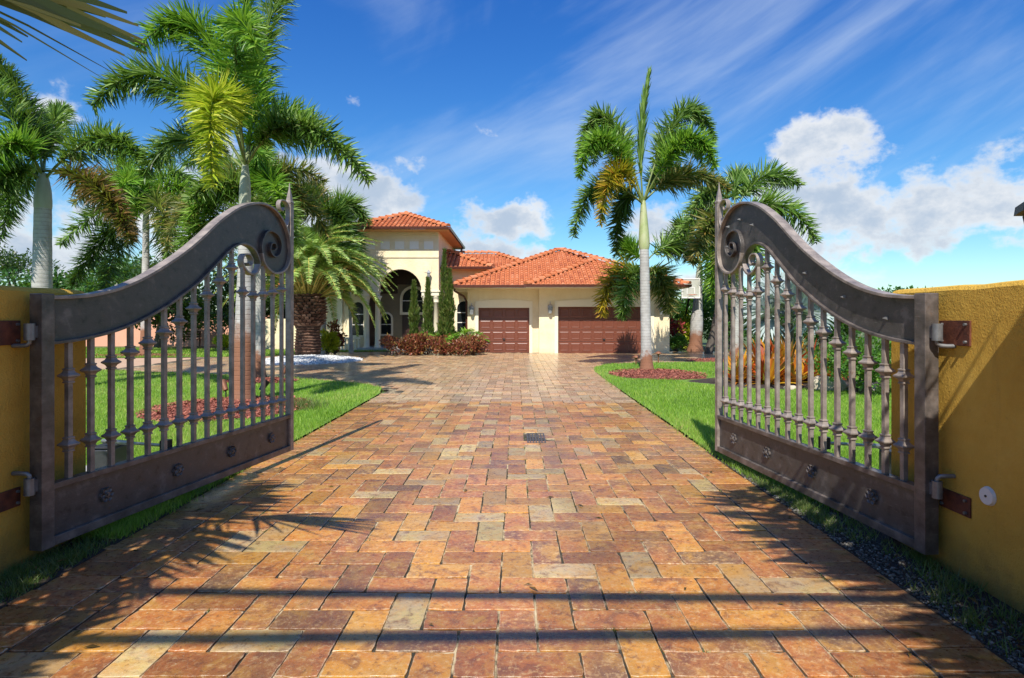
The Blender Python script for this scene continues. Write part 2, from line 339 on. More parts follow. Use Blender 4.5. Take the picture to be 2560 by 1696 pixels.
boot = M('date_trunk', [(.035, .017, .010), (.07, .035, .02), (.11, .055, .035)], 9, .9, .6, 30)
boot2 = leafmat('date_boot', [(.07, .028, .018), (.16, .08, .05), (.34, .21, .15)], 0, rough=.9)

def paver_material():
    m, g, b, out = base_mat('travertine_paver')
    tc = g.n('ShaderNodeTexCoord'); r1 = g.n('ShaderNodeAttribute', attribute_name='rnd').outputs['Fac']
    hue = g.n('ShaderNodeAttribute', attribute_name='hue').outputs['Fac']; edge = g.n('ShaderNodeAttribute', attribute_name='edge').outputs['Fac']
    off = g.n('ShaderNodeVectorMath', operation='ADD'); g.link(tc.outputs['Object'], off.inputs[0])
    g.link(g.xyz(g.m('MULTIPLY', r1, 37.0), g.m('MULTIPLY', hue, 23.0), g.m('MULTIPLY', r1, 11.0)), off.inputs[1]); v = off.outputs[0]
    lg = g.noise(tc.outputs['Object'], .55, 3, .5); hue2 = g.m('ADD', hue, g.m('MULTIPLY', g.m('SUBTRACT', g.noise(v, 3.2, 4, .6, .5), .5), .7)); hue2 = g.m('ADD', hue2, g.m('MULTIPLY', g.m('SUBTRACT', lg, .5), .55), None, True)
    base = g.ramp(hue2, [(0, (.18, .098, .052)), (.12, (.27, .115, .046)), (.28, (.38, .135, .045)), (.45, (.47, .185, .042)), (.62, (.52, .25, .045)), (.76, (.46, .27, .10)), (.88, (.42, .31, .18)), (1, (.50, .38, .15))])
    big = g.noise(v, 5, 6, .62, .6)
    c = g.mix(g.smooth(big, .46, .68, 0, .8), base, (.46, .24, .055))
    c = g.mix(g.smooth(big, .47, .31, 0, .75), c, (.16, .065, .035))
    mot = g.noise(v, 13, 5, .65, .8); c = g.mix(g.smooth(mot, .54, .70, 0, .5), c, (.50, .27, .08)); c = g.mix(g.smooth(mot, .45, .30, 0, .6), c, (.15, .06, .03))
    dirt = g.noise(tc.outputs['Object'], 1.1, 6, .62); c = g.mix(g.smooth(dirt, .55, .75, 0, .35), c, (.12, .07, .04))
    fine = g.noise(v, 30, 6, .65); c = g.mix(g.smooth(fine, .53, .66, 0, .55), c, (.56, .36, .17))
    c = g.mix(g.smooth(fine, .47, .31, 0, .6), c, (.14, .06, .03))
    vn = g.m('ABSOLUTE', g.m('SUBTRACT', g.noise(v, 6.5, 5, .6, 1.2), .5)); c = g.mix(g.smooth(vn, .02, .0, 0, .22), c, (.54, .40, .22))
    sx = g.n('ShaderNodeSeparateXYZ'); g.link(tc.outputs['Object'], sx.inputs[0])
    for xc in (-1.15, .5):
        tw_ = g.m('ABSOLUTE', g.m('SUBTRACT', g.m('ADD', sx.outputs[0], g.m('MULTIPLY', lg, .3)), xc + .15)); c = g.mix(g.m('MULTIPLY', g.smooth(tw_, .28, .05, 0, .38), g.smooth(dirt, .35, .6)), c, (.10, .06, .04))
    oil = g.noise(tc.outputs['Object'], .9, 3, .4); c = g.mix(g.smooth(oil, .70, .76, 0, .5), c, (.06, .04, .03))
    speck = g.noise(v, 110, 3, .5); c = g.mix(g.smooth(speck, .66, .74, 0, .6), c, (.62, .54, .42))
    c = g.mix(g.smooth(g.m('ADD', edge, g.m('MULTIPLY', g.m('SUBTRACT', fine, .5), 1.4)), .6, 1.1, 0, .75), c, (.54, .44, .30))
    hv = g.n('ShaderNodeHueSaturation'); hv.inputs['Saturation'].default_value = 1.02; g.put(hv.inputs['Value'], g.m('ADD', .70, g.m('MULTIPLY', r1, .5))); g.link(c, hv.inputs['Color'])
    g.link(hv.outputs[0], b.inputs['Base Color']); b.inputs['Coat Weight'].default_value = .22; b.inputs['Coat Roughness'].default_value = .2
    g.link(g.m('ADD', .10, g.m('MULTIPLY', fine, .42)), b.inputs['Roughness']); b.inputs['Specular IOR Level'].default_value = .5
    bn = g.n('ShaderNodeBump'); bn.inputs['Strength'].default_value = .7; bn.inputs['Distance'].default_value = .008
    g.link(g.m('ADD', g.m('MULTIPLY', big, .9), g.m('MULTIPLY', fine, .6)), bn.inputs['Height']); g.link(bn.outputs[0], b.inputs['Normal'])
    return m
paver_m = paver_material()
def grout_material():
    m, g, b, out = base_mat('sand_joint'); tc = g.n('ShaderNodeTexCoord')
    n = g.noise(tc.outputs['Object'], 2.4, 6, .65); f = g.noise(tc.outputs['Object'], 40, 5, .6)
    c = g.ramp(n, [(.38, (.02, .017, .011)), (.50, (.05, .04, .025)), (.58, (.40, .31, .18)), (.72, (.54, .45, .29))])
    c = g.mix(g.smooth(g.m('ADD', f, g.m('MULTIPLY', n, -.3)), .42, .6, 0, .55), c, (.06, .055, .03))
    g.link(c, b.inputs['Base Color']); b.inputs['Roughness'].default_value = .95
    return m
grout = grout_material()

# ------------------------------------------------------------------ ground
DX0, DX1 = -2.95, 2.38
LAWN_L = [(-2.97, 4.3), (-2.97, 12.6), (-3.15, 13.6), (-3.7, 14.4), (-4.7, 15.1), (-6.1, 15.9), (-9, 17.0), (-13.4, 18.5), (-24, 20.4), (-24, 4.3)]
LAWN_R = [(3.12, 4.2), (2.75, 4.9), (2.4, 6.1), (2.4, 15.5), (2.44, 18), (2.65, 19.5), (3.2, 20.6), (4.4, 21.4), (8, 21.7), (14, 21.2), (22, 20.5), (22, 4.2)]
LAWN_B = [(-34, 24.5), (-22, 23.6), (-14, 24.3), (-10.6, 25.2), (-9.6, 27.4), (-8.2, 28.1), (-7.2, 28.3), (-6.2, 28.8), (-6.2, 29.2), (-34, 33)]
def sheet(name, poly, z, m):
    o = mesh_np(name, [(x, y, z) for x, y in poly], [tuple(range(len(poly)))], m); o['kind'] = 'structure'
    if o.data.polygons[0].normal.z < 0: o.data.flip_normals()
    return o
sheet('ground', [(-400, -200), (400, -200), (400, 700), (-400, 700)], -.05, ground_m)
sheet('lawn', LAWN_L, .012, lawn_m); sheet('lawn', LAWN_R, .012, lawn_m); sheet('lawn', LAWN_B, .012, lawn_m)
sheet('path', [(-40, 18.2), (-13.2, 18.0), (-13.2, 25.2), (-40, 24.8)], -.012, roadm)

def build_driveway():
    U = .205; V = []; Fc = []; hue = []; edge = []; rnd = []; mi = []
    def paver(x0, x1, y0, y1, hb):
        gp = random.uniform(.002, .007)
        x0 += gp; x1 -= gp; y0 += gp; y1 -= gp
        if x1 - x0 < .03 or y1 - y0 < .03: return
        near = y1 < 11.5 and x0 > -3.1 and x1 < 2.5
        tz = [max(-1.6, min(1.6, random.gauss(0, 1))) * .0011 for _ in range(3)]; cx, cy = (x0 + x1) / 2, (y0 + y1) / 2
        rot = random.gauss(0, .006)
        ring = []
        if near:
            nx = 9 if x1 - x0 > .25 else 5; ny = 9 if y1 - y0 > .25 else 5
            for i in range(nx): ring.append((x0 + (x1 - x0) * i / nx, y0))
            for i in range(ny): ring.append((x1, y0 + (y1 - y0) * i / ny))
            for i in range(nx): ring.append((x1 - (x1 - x0) * i / nx, y1))
            for i in range(ny): ring.append((x0, y1 - (y1 - y0) * i / ny))
            ring = [(cx + (x - cx) * (1 + random.gauss(0, .011)), cy + (y - cy) * (1 + random.gauss(0, .018))) for x, y in ring]
            cs = {0, nx, nx + ny, 2 * nx + ny}
            ring = [((x + (cx - x) * .022, y + (cy - y) * .025) if i in cs else (x, y)) for i, (x, y) in enumerate(ring)]
        else: ring = [(x0, y0), (x1, y0), (x1, y1), (x0, y1)]
        ring = [(cx + (x - cx) - rot * (y - cy), cy + (y - cy) + rot * (x - cx)) for x, y in ring]
        n = len(ring); b = len(V); h = hb; r = random.random()
        def lvl(ins, z, e):
            for x, y in ring:
                dx, dy = x - cx, y - cy; sx = max(0, 1 - ins / max(abs(x1 - x0) / 2, .01)); sy = max(0, 1 - ins / max(abs(y1 - y0) / 2, .01))
                V.append((cx + dx * sx, cy + dy * sy, z + tz[0] + tz[1] * dx * 5 + tz[2] * dy * 5)); hue.append(h); edge.append(e); rnd.append(r)
        lvl(0, -.022, .4); lvl(.0005, -.0025, .5); lvl(.003, -.0004, .9)
        k = 3
        if near: lvl(.014, 0, 0); k = 4
        for q in range(k - 1):
            for i in range(n): Fc.append((b + q * n + i, b + q * n + (i + 1) % n, b + (q + 1) * n + (i + 1) % n, b + (q + 1) * n + i)); mi.append(0)
        Fc.append(tuple(range(b + (k - 1) * n, b + k * n))); mi.append(0)
    def pick():
        r = random.random()
        return min(1, max(0, random.gauss(.12, .05) if r < .22 else random.gauss(.33, .08) if r < .66 else random.gauss(.58, .05) if r < .84 else random.gauss(.78, .03) if r < .88 else random.gauss(.93, .05)))
    X0, X1 = DX0 + .42, DX1 - .42
    for i in range(-60, 75):
        for j in range(-16, 142):
            d = (i - j) % 4; x, y = i * U - .3, j * U
            if d == 0: r = (x, x + 2 * U, y, y + U)
            elif d == 3: r = (x, x + U, y, y + 2 * U)
            else: continue
            a, b, c, e = r; mx, my = (a + b) / 2, (c + e) / 2
            if my < 13.4:
                a, b = max(a, X0), min(b, X1)
                if b - a < .05 or c < -2.2: continue
            else:
                if mx < -13.2 or mx > 11.5 or my > 28.6: continue
                if inpoly(np.array(mx - .35), np.array(my), LAWN_L) and inpoly(np.array(mx + .35), np.array(my), LAWN_L): continue
                if inpoly(np.array(mx - .3), np.array(my), LAWN_R) and inpoly(np.array(mx + .3), np.array(my), LAWN_R) and inpoly(np.array(mx), np.array(my + .35), LAWN_R): continue
                if inpoly(np.array(mx), np.array(my - .35), LAWN_B) and inpoly(np.array(mx + .3), np.array(my), LAWN_B): continue
                if my > 27.3 and -2.3 < mx < 7.2: continue
            if mx < -2.9 and my < 14.0: continue
            if .16 < mx < .40 and 7.7 < my < 8.26: continue
            paver(a, b, c, e, pick())
    y = -2.2
    while y < 19.5:                       # soldier courses along both edges
        h = U + random.gauss(0, .004)
        if y < 12.6: paver(DX0 + random.gauss(0, .006), X0, y, y + h, random.gauss(.2, .09) if y > 5 else random.gauss(.16, .10))
        paver(X1, DX1 + random.gauss(0, .006), y, y + h, random.gauss(.17, .06))
        y += h
    b = len(V)
    bed = [(DX0 + .02, -2.2), (DX1 - .02, -2.2), (DX1 - .02, 13.4), (11.5, 13.4), (11.5, 28.6), (-13.2, 28.6), (-13.2, 13.4), (DX0 + .02, 13.4)]
    V.extend((x, yy, -.009) for x, yy in bed); hue.extend([0] * 8); edge.extend([0] * 8); rnd.extend([0] * 8)
    Fc.append(tuple(range(b, b + 8))); mi.append(1)
    o = mesh_np('driveway', V, Fc, [paver_m, grout], mi=mi, pts_attr={'hue': np.clip(hue, 0, 1), 'edge': edge, 'rnd': rnd}); o['kind'] = 'structure'
build_driveway()

# ------------------------------------------------------------------ scattered leaves, blades, stones
def blades(name, x, y, z0, h, w, mat, lean=.5, rv=None):
    n = len(x); a = RNG.uniform(0, 2 * np.pi, n); l = RNG.uniform(.1, lean, n) * h; b = RNG.uniform(0, 2 * np.pi, n)
    dx, dy = np.cos(a) * w / 2, np.sin(a) * w / 2
    V = np.stack([np.stack([x - dx, y - dy, z0], 1), np.stack([x + dx, y + dy, z0], 1), np.stack([x + np.cos(b) * l, y + np.sin(b) * l, z0 + h], 1)], 1).reshape(-1, 3)
    o = mesh_np(name, V, np.arange(3 * n).reshape(-1, 3), mat, rnd=RNG.random(n) if rv is None else rv); o['kind'] = 'stuff'
    return o
BEDS = [(-5.2, 10.5, 1.4, 1.45), (-6.6, 15.0, .95, .6), (4.1, 16.9, 1.4, 1.6), (-16.3, 25.3, 2.2, .9), (6.9, 14.7, 2.6, 1.5), (8.6, 22.6, 2.2, .8)]
def scatter(poly, n, ymin, ymax, xr, power=1.6):
    """points in a polygon, denser near the gates"""
    t = RNG.random(n * 3); a, b = ymin ** (1 - power), ymax ** (1 - power); y = (a + (b - a) * t) ** (1 / (1 - power))
    x = RNG.uniform(xr[0], xr[1], n * 3) * np.clip(y / 6, .7, 5)
    k = inpoly(x, y, poly)
    for cx, cy, rx, ry in BEDS: k &= ((x - cx) / rx) ** 2 + ((y - cy) / ry) ** 2 > 1 + .15 * np.sin(5 * np.arctan2(y - cy, x - cx))
    return x[k][:n], y[k][:n]
def lawn_grass(poly, n, xr, ymin, ymax, name):
    x, y = scatter(poly, n, ymin, ymax, xr)
    cl = .5 + .5 * np.sin(x * 3.1 + np.sin(y * 2.3) * 2) * np.sin(y * 2.7 + np.sin(x * 1.9))
    h = RNG.uniform(.03, .075, len(x)) * (.8 + .5 * cl); w = RNG.uniform(.004, .008, len(x)) * np.clip(y / 7, 1, 3.2)
    x = x + RNG.normal(0, .045, len(x)); pt = np.sin(x * .9 + 1.3 * np.sin(y * .7)) * np.sin(y * .8 + np.sin(x * 1.1) * 1.2)
    blades(name, x, y, np.full(len(x), .01), h, w, grass_m, .8, np.clip(RNG.random(len(x)) * .75 + .14 + .22 * pt, 0, 1))
lawn_grass(LAWN_L, 190000, (-7.0, -1.0), 4.3, 19.5, 'grass')
lawn_grass(LAWN_R, 150000, (.8, 5.2), 4.2, 21.7, 'grass')
x = RNG.uniform(-30, -6, 60000); y = RNG.uniform(23.5, 33, 60000); k = inpoly(x, y, LAWN_B); x, y = x[k], y[k]
blades('grass', x, y, np.full(len(x), .01), RNG.uniform(.05, .11, len(x)), RNG.uniform(.02, .035, len(x)), grass_m, .8)

def bed(name, c, m, z=.03):
    cx, cy, rx, ry = c; V = [(cx, cy, z + .05)]; n = 40
    for k, s in ((1, .6), (2, 1)):
        for i in range(n):
            a = 2 * math.pi * i / n; q = s * (1 + (.10 * math.sin(3 * a + cx) + .06 * math.sin(7 * a)) * (k == 2)); V.append((cx + rx * q * math.cos(a), cy + ry * q * math.sin(a), z + .03 if k == 1 else .0))
    f = [(0, 1 + i, 1 + (i + 1) % n) for i in range(n)] + [(1 + i, 1 + n + i, 1 + n + (i + 1) % n, 1 + (i + 1) % n) for i in range(n)]
    o = mesh_np(name, V, f, m, smooth=True); o['kind'] = 'structure'
def chips(c, n, name='mulch_chips', mat=None, sz=(.02, .07)):
    cx, cy, rx, ry = c; a = RNG.uniform(0, 2 * np.pi, n); r = np.sqrt(RNG.random(n)); x, y = cx + rx * r * np.cos(a), cy + ry * r * np.sin(a)
    z = .035 + .05 * (1 - r) + RNG.random(n) * .025; t = RNG.uniform(0, 2 * np.pi, n); L = RNG.uniform(*sz, n); w = L * RNG.uniform(.2, .45, n); tl = RNG.normal(0, .3, n) * L
    ux, uy = np.cos(t), np.sin(t)
    q = lambda sx, sy: np.stack([x + ux * L * sx - uy * w * sy, y + uy * L * sx + ux * w * sy, z + tl * sx + tl * .5 * sy], 1)
    V = np.stack([q(-.5, -.5), q(.5, -.5), q(.5, .5), q(-.5, .5)], 1).reshape(-1, 3)
    o = mesh_np(name, V, np.arange(4 * n).reshape(-1, 4), mat or chip_m, rnd=RNG.random(n)); o['kind'] = 'stuff'
for i, b in enumerate(BEDS): bed('mulch_bed' if i != 4 else 'soil_bed', b, mulchbed if i != 4 else soil)
for i, n in ((0, 6000), (1, 2500), (2, 4000), (3, 1500), (5, 1500)): chips(BEDS[i], n)

ICO = None
def stones(name, x, y, z, r, mat):
    global ICO
    if ICO is None:
        bm = bmesh.new(); bmesh.ops.create_icosphere(bm, subdivisions=1, radius=1); ICO = (np.array([v.co[:] for v in bm.verts]), np.array([[v.index for v in f.verts] for f in bm.faces])); bm.free()
    n = len(x); IV, IF = ICO; sc = np.stack([r * RNG.uniform(.7, 1.3, n), r * RNG.uniform(.6, 1.2, n), r * RNG.uniform(.4, .8, n)], 1)
    V = IV[None] * sc[:, None] * RNG.uniform(.8, 1.2, (n, len(IV), 1)); a = RNG.uniform(0, 6.28, n); ca, sa = np.cos(a)[:, None], np.sin(a)[:, None]
    V = np.stack([V[..., 0] * ca - V[..., 1] * sa, V[..., 0] * sa + V[..., 1] * ca, V[..., 2]], 2) + np.stack([x, y, z], 1)[:, None]
    fc = (IF[None] + (np.arange(n) * len(IV))[:, None, None]).reshape(-1, 3)
    o = mesh_np(name, V.reshape(-1, 3), fc, mat, rnd=np.repeat(RNG.random(n), len(IF))); o['kind'] = 'stuff'
sheet('gravel_strip', [(DX1 - .03, -2.2), (2.9, -2.2), (3.2, 4.3), (2.75, 5.2), (DX1 - .03, 7.2)], .001, soil)
sheet('gravel_strip', [(-3.4, -2.2), (DX0 + .03, -2.2), (DX0 + .03, 5.2), (-3.4, 5.2)], .001, soil)
n = 5200; y = RNG.uniform(1.5, 6.4, n); x = 2.36 + np.abs(RNG.normal(0, .17, n)); k = x < 2.83; stones('gravel', x[k], y[k], RNG.uniform(0, .012, n)[k], RNG.uniform(.004, .014, n)[k], peb_m)
n = 900; y = RNG.uniform(1.5, 5.0, n); x = RNG.uniform(-3.3, -2.95, n); stones('gravel', x, y, RNG.uniform(0, .01, n), RNG.uniform(.004, .010, n), peb_m)
def weeds(n, xs, ys, hh, dens):
    cx, cy = RNG.uniform(*xs, dens), RNG.uniform(*ys, dens); i = RNG.integers(0, dens, n)
    x, y = cx[i] + RNG.normal(0, .035, n), cy[i] + RNG.normal(0, .05, n); k = (x > xs[0] - .03) & (x < xs[1] + .03); x, y = x[k], y[k]
    blades('weeds', x, y, np.zeros(len(x)), RNG.uniform(*hh, len(x)), RNG.uniform(.004, .008, len(x)), weed_m, 1.2)
weeds(16000, (-3.28, -2.96), (1.8, 7.4), (.02, .07), 420); weeds(3600, (2.40, 2.8), (2.6, 6.6), (.03, .10), 130); weeds(5000, (2.4, 2.6), (4.6, 7.5), (.02, .07), 150)
x = RNG.normal(-3.95, .22, 900); y = RNG.normal(10.6, .25, 900); blades('weeds', x, y, np.full(900, .02), RNG.uniform(.05, .22, 900), RNG.uniform(.006, .012, 900), weed_m, 1.0)

# weeds in the joints of the drive
jt = []
for _ in range(110):
    i, j = random.randint(-14, 12), random.randint(12, 50); jt.append((i * .205 - .3, j * .205, random.random() < .5))
xs = []; ys = []
for x0, y0, hz in jt:
    if not DX0 + .4 < x0 < DX1 - .4: continue
    for _ in range(random.randint(5, 26)): t = random.gauss(0, .03); xs.append(x0 + (t if hz else random.gauss(0, .004))); ys.append(y0 + (random.gauss(0, .004) if hz else t))
xs, ys = np.array(xs), np.array(ys); blades('weeds', xs, ys, np.full(len(xs), -.008), RNG.uniform(.008, .022, len(xs)), RNG.uniform(.003, .006, len(xs)), weed_m, 1.2)

n = 150; x = np.concatenate([RNG.uniform(-2.9, 2.3, n // 3), RNG.normal(-2.8, .3, n // 3), RNG.normal(2.3, .3, n // 3)]); y = 2.8 + 16 * RNG.random(len(x)) ** 1.6; n = len(x)
t = RNG.uniform(0, 6.28, n); L = RNG.uniform(.03, .09, n); w = L * RNG.uniform(.15, .4, n); q = lambda a, b, h: np.stack([x + np.cos(t) * L * a - np.sin(t) * w * b, y + np.sin(t) * L * a + np.cos(t) * w * b, np.where(np.abs(x + .28) > 2.66, .05, .006) + h], 1)
o = mesh_np('fallen_leaves', np.stack([q(-.5, 0, 0), q(0, -.5, .008), q(.5, 0, .002), q(0, .5, .01)], 1).reshape(-1, 3), np.arange(4 * n).reshape(-1, 4), lf_brown, rnd=RNG.random(n)); o['kind'] = 'stuff'

# white gravel mound under the date palm
def mound():
    cx, cy, rx, ry = -8.1, 22.6, 2.05, 2.1; V = [(cx, cy, .17)]; n = 48; R_ = 7
    for k in range(1, R_ + 1):
        s = k / R_
        for i in range(n):
            a = 2 * math.pi * i / n; V.append((cx + rx * s * math.cos(a), cy + ry * s * math.sin(a), .17 * (1 - s * s) * (1 + .12 * math.sin(3 * a + 1)) - .01 + random.uniform(0, .02)))
    f = [(0, 1 + i, 1 + (i + 1) % n) for i in range(n)] + [(1 + k * n + i, 1 + (k + 1) * n + i, 1 + (k + 1) * n + (i + 1) % n, 1 + k * n + (i + 1) % n) for k in range(R_ - 1) for i in range(n)]
    mw = M('white_gravel_base', [(.5, .5, .5), (.66, .66, .65)], 30, .9, .8, 60)
    o = mesh_np('gravel_mound', V, f, mw, smooth=True); o['kind'] = 'structure'
    n = 5000; a = RNG.uniform(0, 6.283, n); r = np.sqrt(RNG.random(n)); stones('white_gravel', cx + rx * r * np.cos(a), cy + ry * r * np.sin(a), .17 * (1 - r * r), RNG.uniform(.025, .06, n), white_m)
mound()

# ------------------------------------------------------------------ leaves on plants
def leaf_strips(base, dirs, wax, L, w, droop, seg=3):
    """narrow leaves: base, direction, width axis (n,3); returns V, F, per-face island index"""
    n = len(base); ts = np.linspace(0, 1, seg + 1); prof = np.array([.55, 1.0, .72, .12] if seg == 3 else [.6, .9, .1])
    P_ = []
    for t, p in zip(ts, prof):
        c = base + dirs * (L * t)[:, None]; c[:, 2] -= droop * L * t * t
        P_.append(c - wax * (w * p / 2)[:, None]); P_.append(c + wax * (w * p / 2)[:, None])
    V = np.stack(P_, 1).reshape(-1, 3); k = 2 * (seg + 1); o = (np.arange(n) * k)[:, None]
    Fq = np.concatenate([o + np.array([2 * i, 2 * i + 1, 2 * i + 3, 2 * i + 2]) for i in range(seg)], 1).reshape(-1, 4)
    return V, Fq, np.repeat(np.arange(n), seg)
def nrm(a): return a / np.maximum(np.linalg.norm(a, axis=-1, keepdims=True), 1e-9)
def bez(p0, p1, p2, t): t = np.asarray(t)[:, None]; return (1 - t) ** 2 * p0 + 2 * t * (1 - t) * p1 + t * t * p2
def bezd(p0, p1, p2, t): t = np.asarray(t)[:, None]; return 2 * (1 - t) * (p1 - p0) + 2 * t * (p2 - p1)
def frond(parent, p0, pm, p2, mat, n=420, L=.48, w=.034, mode='fox', start=.14, pet=None, r=.026, name='frond'):
    if mode == 'fox': n = int(n * 1.65); L *= 1.36; w *= 1.0
    p0, pm, p2 = map(lambda q: np.array(q, float), (p0, pm, p2)); p1 = 2 * pm - .5 * (p0 + p2)
    t = np.sort(RNG.uniform(start, 1.0, n)); c = bez(p0, p1, p2, t); T = nrm(bezd(p0, p1, p2, t))
    up = np.array((0, 0, 1.)); side = nrm(np.cross(T, up) + np.array((1e-4, 2e-4, 0))); nv = np.cross(side, T)
    if mode == 'fox': ph = RNG.uniform(0, 2 * np.pi, n); al = RNG.uniform(.12, .72, n); ph = np.where(RNG.random(n) < .2, RNG.choice([0.2, 2.94], n) + RNG.normal(0, .3, n), ph); dr = RNG.uniform(.0, .22, n)
    elif mode == 'spear': ph = RNG.uniform(0, 2 * np.pi, n); al = RNG.uniform(1.25, 1.5, n); dr = np.zeros(n)
    elif mode == 'flat': ph = np.where(RNG.random(n) < .5, .12, 3.02) + RNG.normal(0, .08, n); al = RNG.uniform(.25, .55, n); dr = RNG.uniform(.02, .12, n)
    elif mode == 'fan2': ph = np.where(RNG.random(n) < .5, .5, 2.64) + RNG.normal(0, .12, n); al = RNG.uniform(.5, .8, n); dr = RNG.uniform(.05, .2, n)
    else: ph = np.where(np.arange(n) % 2 == 0, .35, np.pi - .35) + RNG.normal(0, .16, n); al = RNG.uniform(.55, .75, n); dr = RNG.uniform(.04, .16, n)
    rad = side * np.cos(ph)[:, None] + nv * np.sin(ph)[:, None]
    d = nrm(rad * np.cos(al)[:, None] + T * np.sin(al)[:, None])
    prof = np.clip((t - start) / .12, .35, 1) * np.sqrt(np.clip(1.06 - t, .02, 1) * 1.25).clip(0, 1)
    if mode == 'date': prof = np.clip((t - start) / .2, .3, 1) * np.clip((1.12 - t) * 1.7, .2, 1)
    LL = L * prof * RNG.uniform(.75, 1.12, n)
    tw = RNG.uniform(0, np.pi, n) if mode == 'fox' else RNG.normal(0, .45, n) + (np.pi / 2 if mode == 'spear' else 0)
    wt = nrm(T - d * (T * d).sum(1)[:, None]); wax = wt * np.cos(tw)[:, None] + np.cross(d, wt) * np.sin(tw)[:, None]
    V, Fq, isl = leaf_strips(c, d, wax, LL, np.full(n, w) * RNG.uniform(.7, 1.2, n), dr)
    rv = np.clip(RNG.normal(.48, .30, n) + .12 * (np.sin(ph) if mode != 'date' else 0), 0, 1)[isl]
    o = mesh_np(name, V, Fq, mat, parent, rnd=rv, smooth=False)
    mb = MB(); tt = np.linspace(0, .97, 10); mb.tube(bez(p0, p1, p2, tt), [r * (1.25 - 1.1 * q) for q in tt], 6)
    mb.build('stalk', pet or petiole, o)
    return o
def palm(label, base, crown, r0, r1, shaft, fronds, stain=0, group=None, lean=(0, 0), name='palm_tree', bulge=1.0, grey=None, sb=.06, **kw):
    base = np.array((base[0], base[1], 0.)); crown = np.array(crown, float)
    root = thing(name, label, 'palm tree', tuple(base), group=group)
    H = crown[2] - shaft; k = 22; pts = []; rr = []
    for i in range(k + 1):
        t = i / k; q = base + (crown - base) * (t * H / crown[2]); q[0] += lean[0] * math.sin(math.pi * t); q[1] += lean[1] * math.sin(math.pi * t)
        pts.append(q); rr.append((r0 + (r1 - r0) * t + r0 * .45 * math.exp(-t * H / .22) + r0 * (bulge - 1) * math.exp(-((t - .4) / .25) ** 2)) * (1 + .02 * (i % 2)))
    pts[0] = base - np.array((0, 0, .05)); tm = trunk_material('palm_trunk', stain, **({'grey': grey} if grey else {}))
    MB().tube(pts, rr, 16).build('trunk', tm, root)
    c0 = np.array(pts[-1]); d = crown - c0
    MB().tube([c0 + d * t for t in (0, .08, .25, .55, .8, 1.05)], [r1 * 1.02, r1 * (1 + sb), r1 * (1 + sb * .8), r1 * .95, r1 * .75, r1 * .5], 14).build('crownshaft', shaftm if sb > .15 else shaftp, root)
    for fr_ in fronds: frond(root, crown + np.array((0, 0, random.uniform(-.15, .1))), *fr_[:2], fr_[2], **{**kw, **(fr_[3] if len(fr_) > 3 else {})})
    return root
def auto_fronds(crown, n, R_, mats, up=.6, seed=0, sag=1.0, jitter=.25):
    rs = random.Random(seed); out = []; crown = np.array(crown)
    for i in range(n):
        a = 2 * math.pi * (i + rs.uniform(-.3, .3)) / n * 2.0 + seed; lvl = i / n; e = math.radians(62 - 68 * lvl + rs.uniform(-9, 9)); r = R_ * rs.uniform(.85, 1.1)
        h = np.array((math.cos(a), math.sin(a), 0)); mid = crown + r * .55 * (h * math.cos(e) + np.array((0, 0, math.sin(e))))
        end = mid + r * .5 * (h * math.cos(e - .9 * sag) + np.array((0, 0, math.sin(e - .95 * sag - .25))))
        out.append((mid, end, rs.choice(mats)))
    return out

# ------------------------------------------------------------------ palms placed from the photograph
A_Y = 11.4; ac = D(567, 385, A_Y)
def fd(Y, m, e, mat, o=None): return (D(m[0], m[1], Y + m[2]), D(e[0], e[1], Y + e[2]), mat, o or {})
palm('tall palm with a yellow frond and rust-stained trunk behind the left gate leaf', D(560, 930, A_Y)[:2], ac, .19, .105, .75,
     [fd(A_Y, (585, 190, .2), (560, -40, .1), lf_bright, dict(n=620, L=.55)), fd(A_Y, (545, 90, -1.2), (592, 110, -2.2), lf_bright, dict(n=460)),
      fd(A_Y, (470, 78, .1), (316, 112, -.2), lf_bright, dict(n=560, L=.55)), fd(A_Y, (385, 182, -.2), (214, 245, -.5), lf_green, dict(n=560, L=.52)),
      fd(A_Y, (500, 222, -1.5), (492, 432, -2.0), lf_yellow, dict(n=560, L=.50)), fd(A_Y, (690, 290, -.2), (852, 418, -.4), lf_green, dict(n=620, L=.52)),
      fd(A_Y, (655, 262, .9), (735, 330, 1.5), lf_bright), fd(A_Y, (425, 320, .9), (330, 410, 1.3), lf_green, dict(n=380)), fd(A_Y, (620, 60, .9), (690, -60, 1.6), lf_green)],
     stain=1.75, lean=(.03, 0), bulge=1.1, n=440)
B_Y = 13.0; bc = D(100, 405, B_Y)
palm('thick grey palm rising behind the left ochre wall, one frond brown', (bc[0] - .05, B_Y), bc, .21, .16, .75,
     [fd(B_Y, (225, 322, -.2), (330, 372, -.4), lf_green, dict(n=520)), fd(B_Y, (222, 432, -.6), (305, 560, -1.0), lf_brown, dict(n=620, L=.42)),
      fd(B_Y, (62, 260, .2), (-25, 120, .3), lf_dark, dict(n=620)), fd(B_Y, (25, 330, -.8), (-70, 440, -1.3), lf_bright), fd(B_Y, (45, 420, .5), (0, 560, .6), lf_green),
      fd(B_Y, (-10, 220, -.6), (-110, 170, -1), lf_green), fd(B_Y, (120, 290, 1.0), (150, 250, 2), lf_green), fd(B_Y, (20, 400, -.6), (-30, 520, -1.0), lf_green)], bulge=1.05)
C_Y = 25.7; cc = D(338, 470, C_Y)
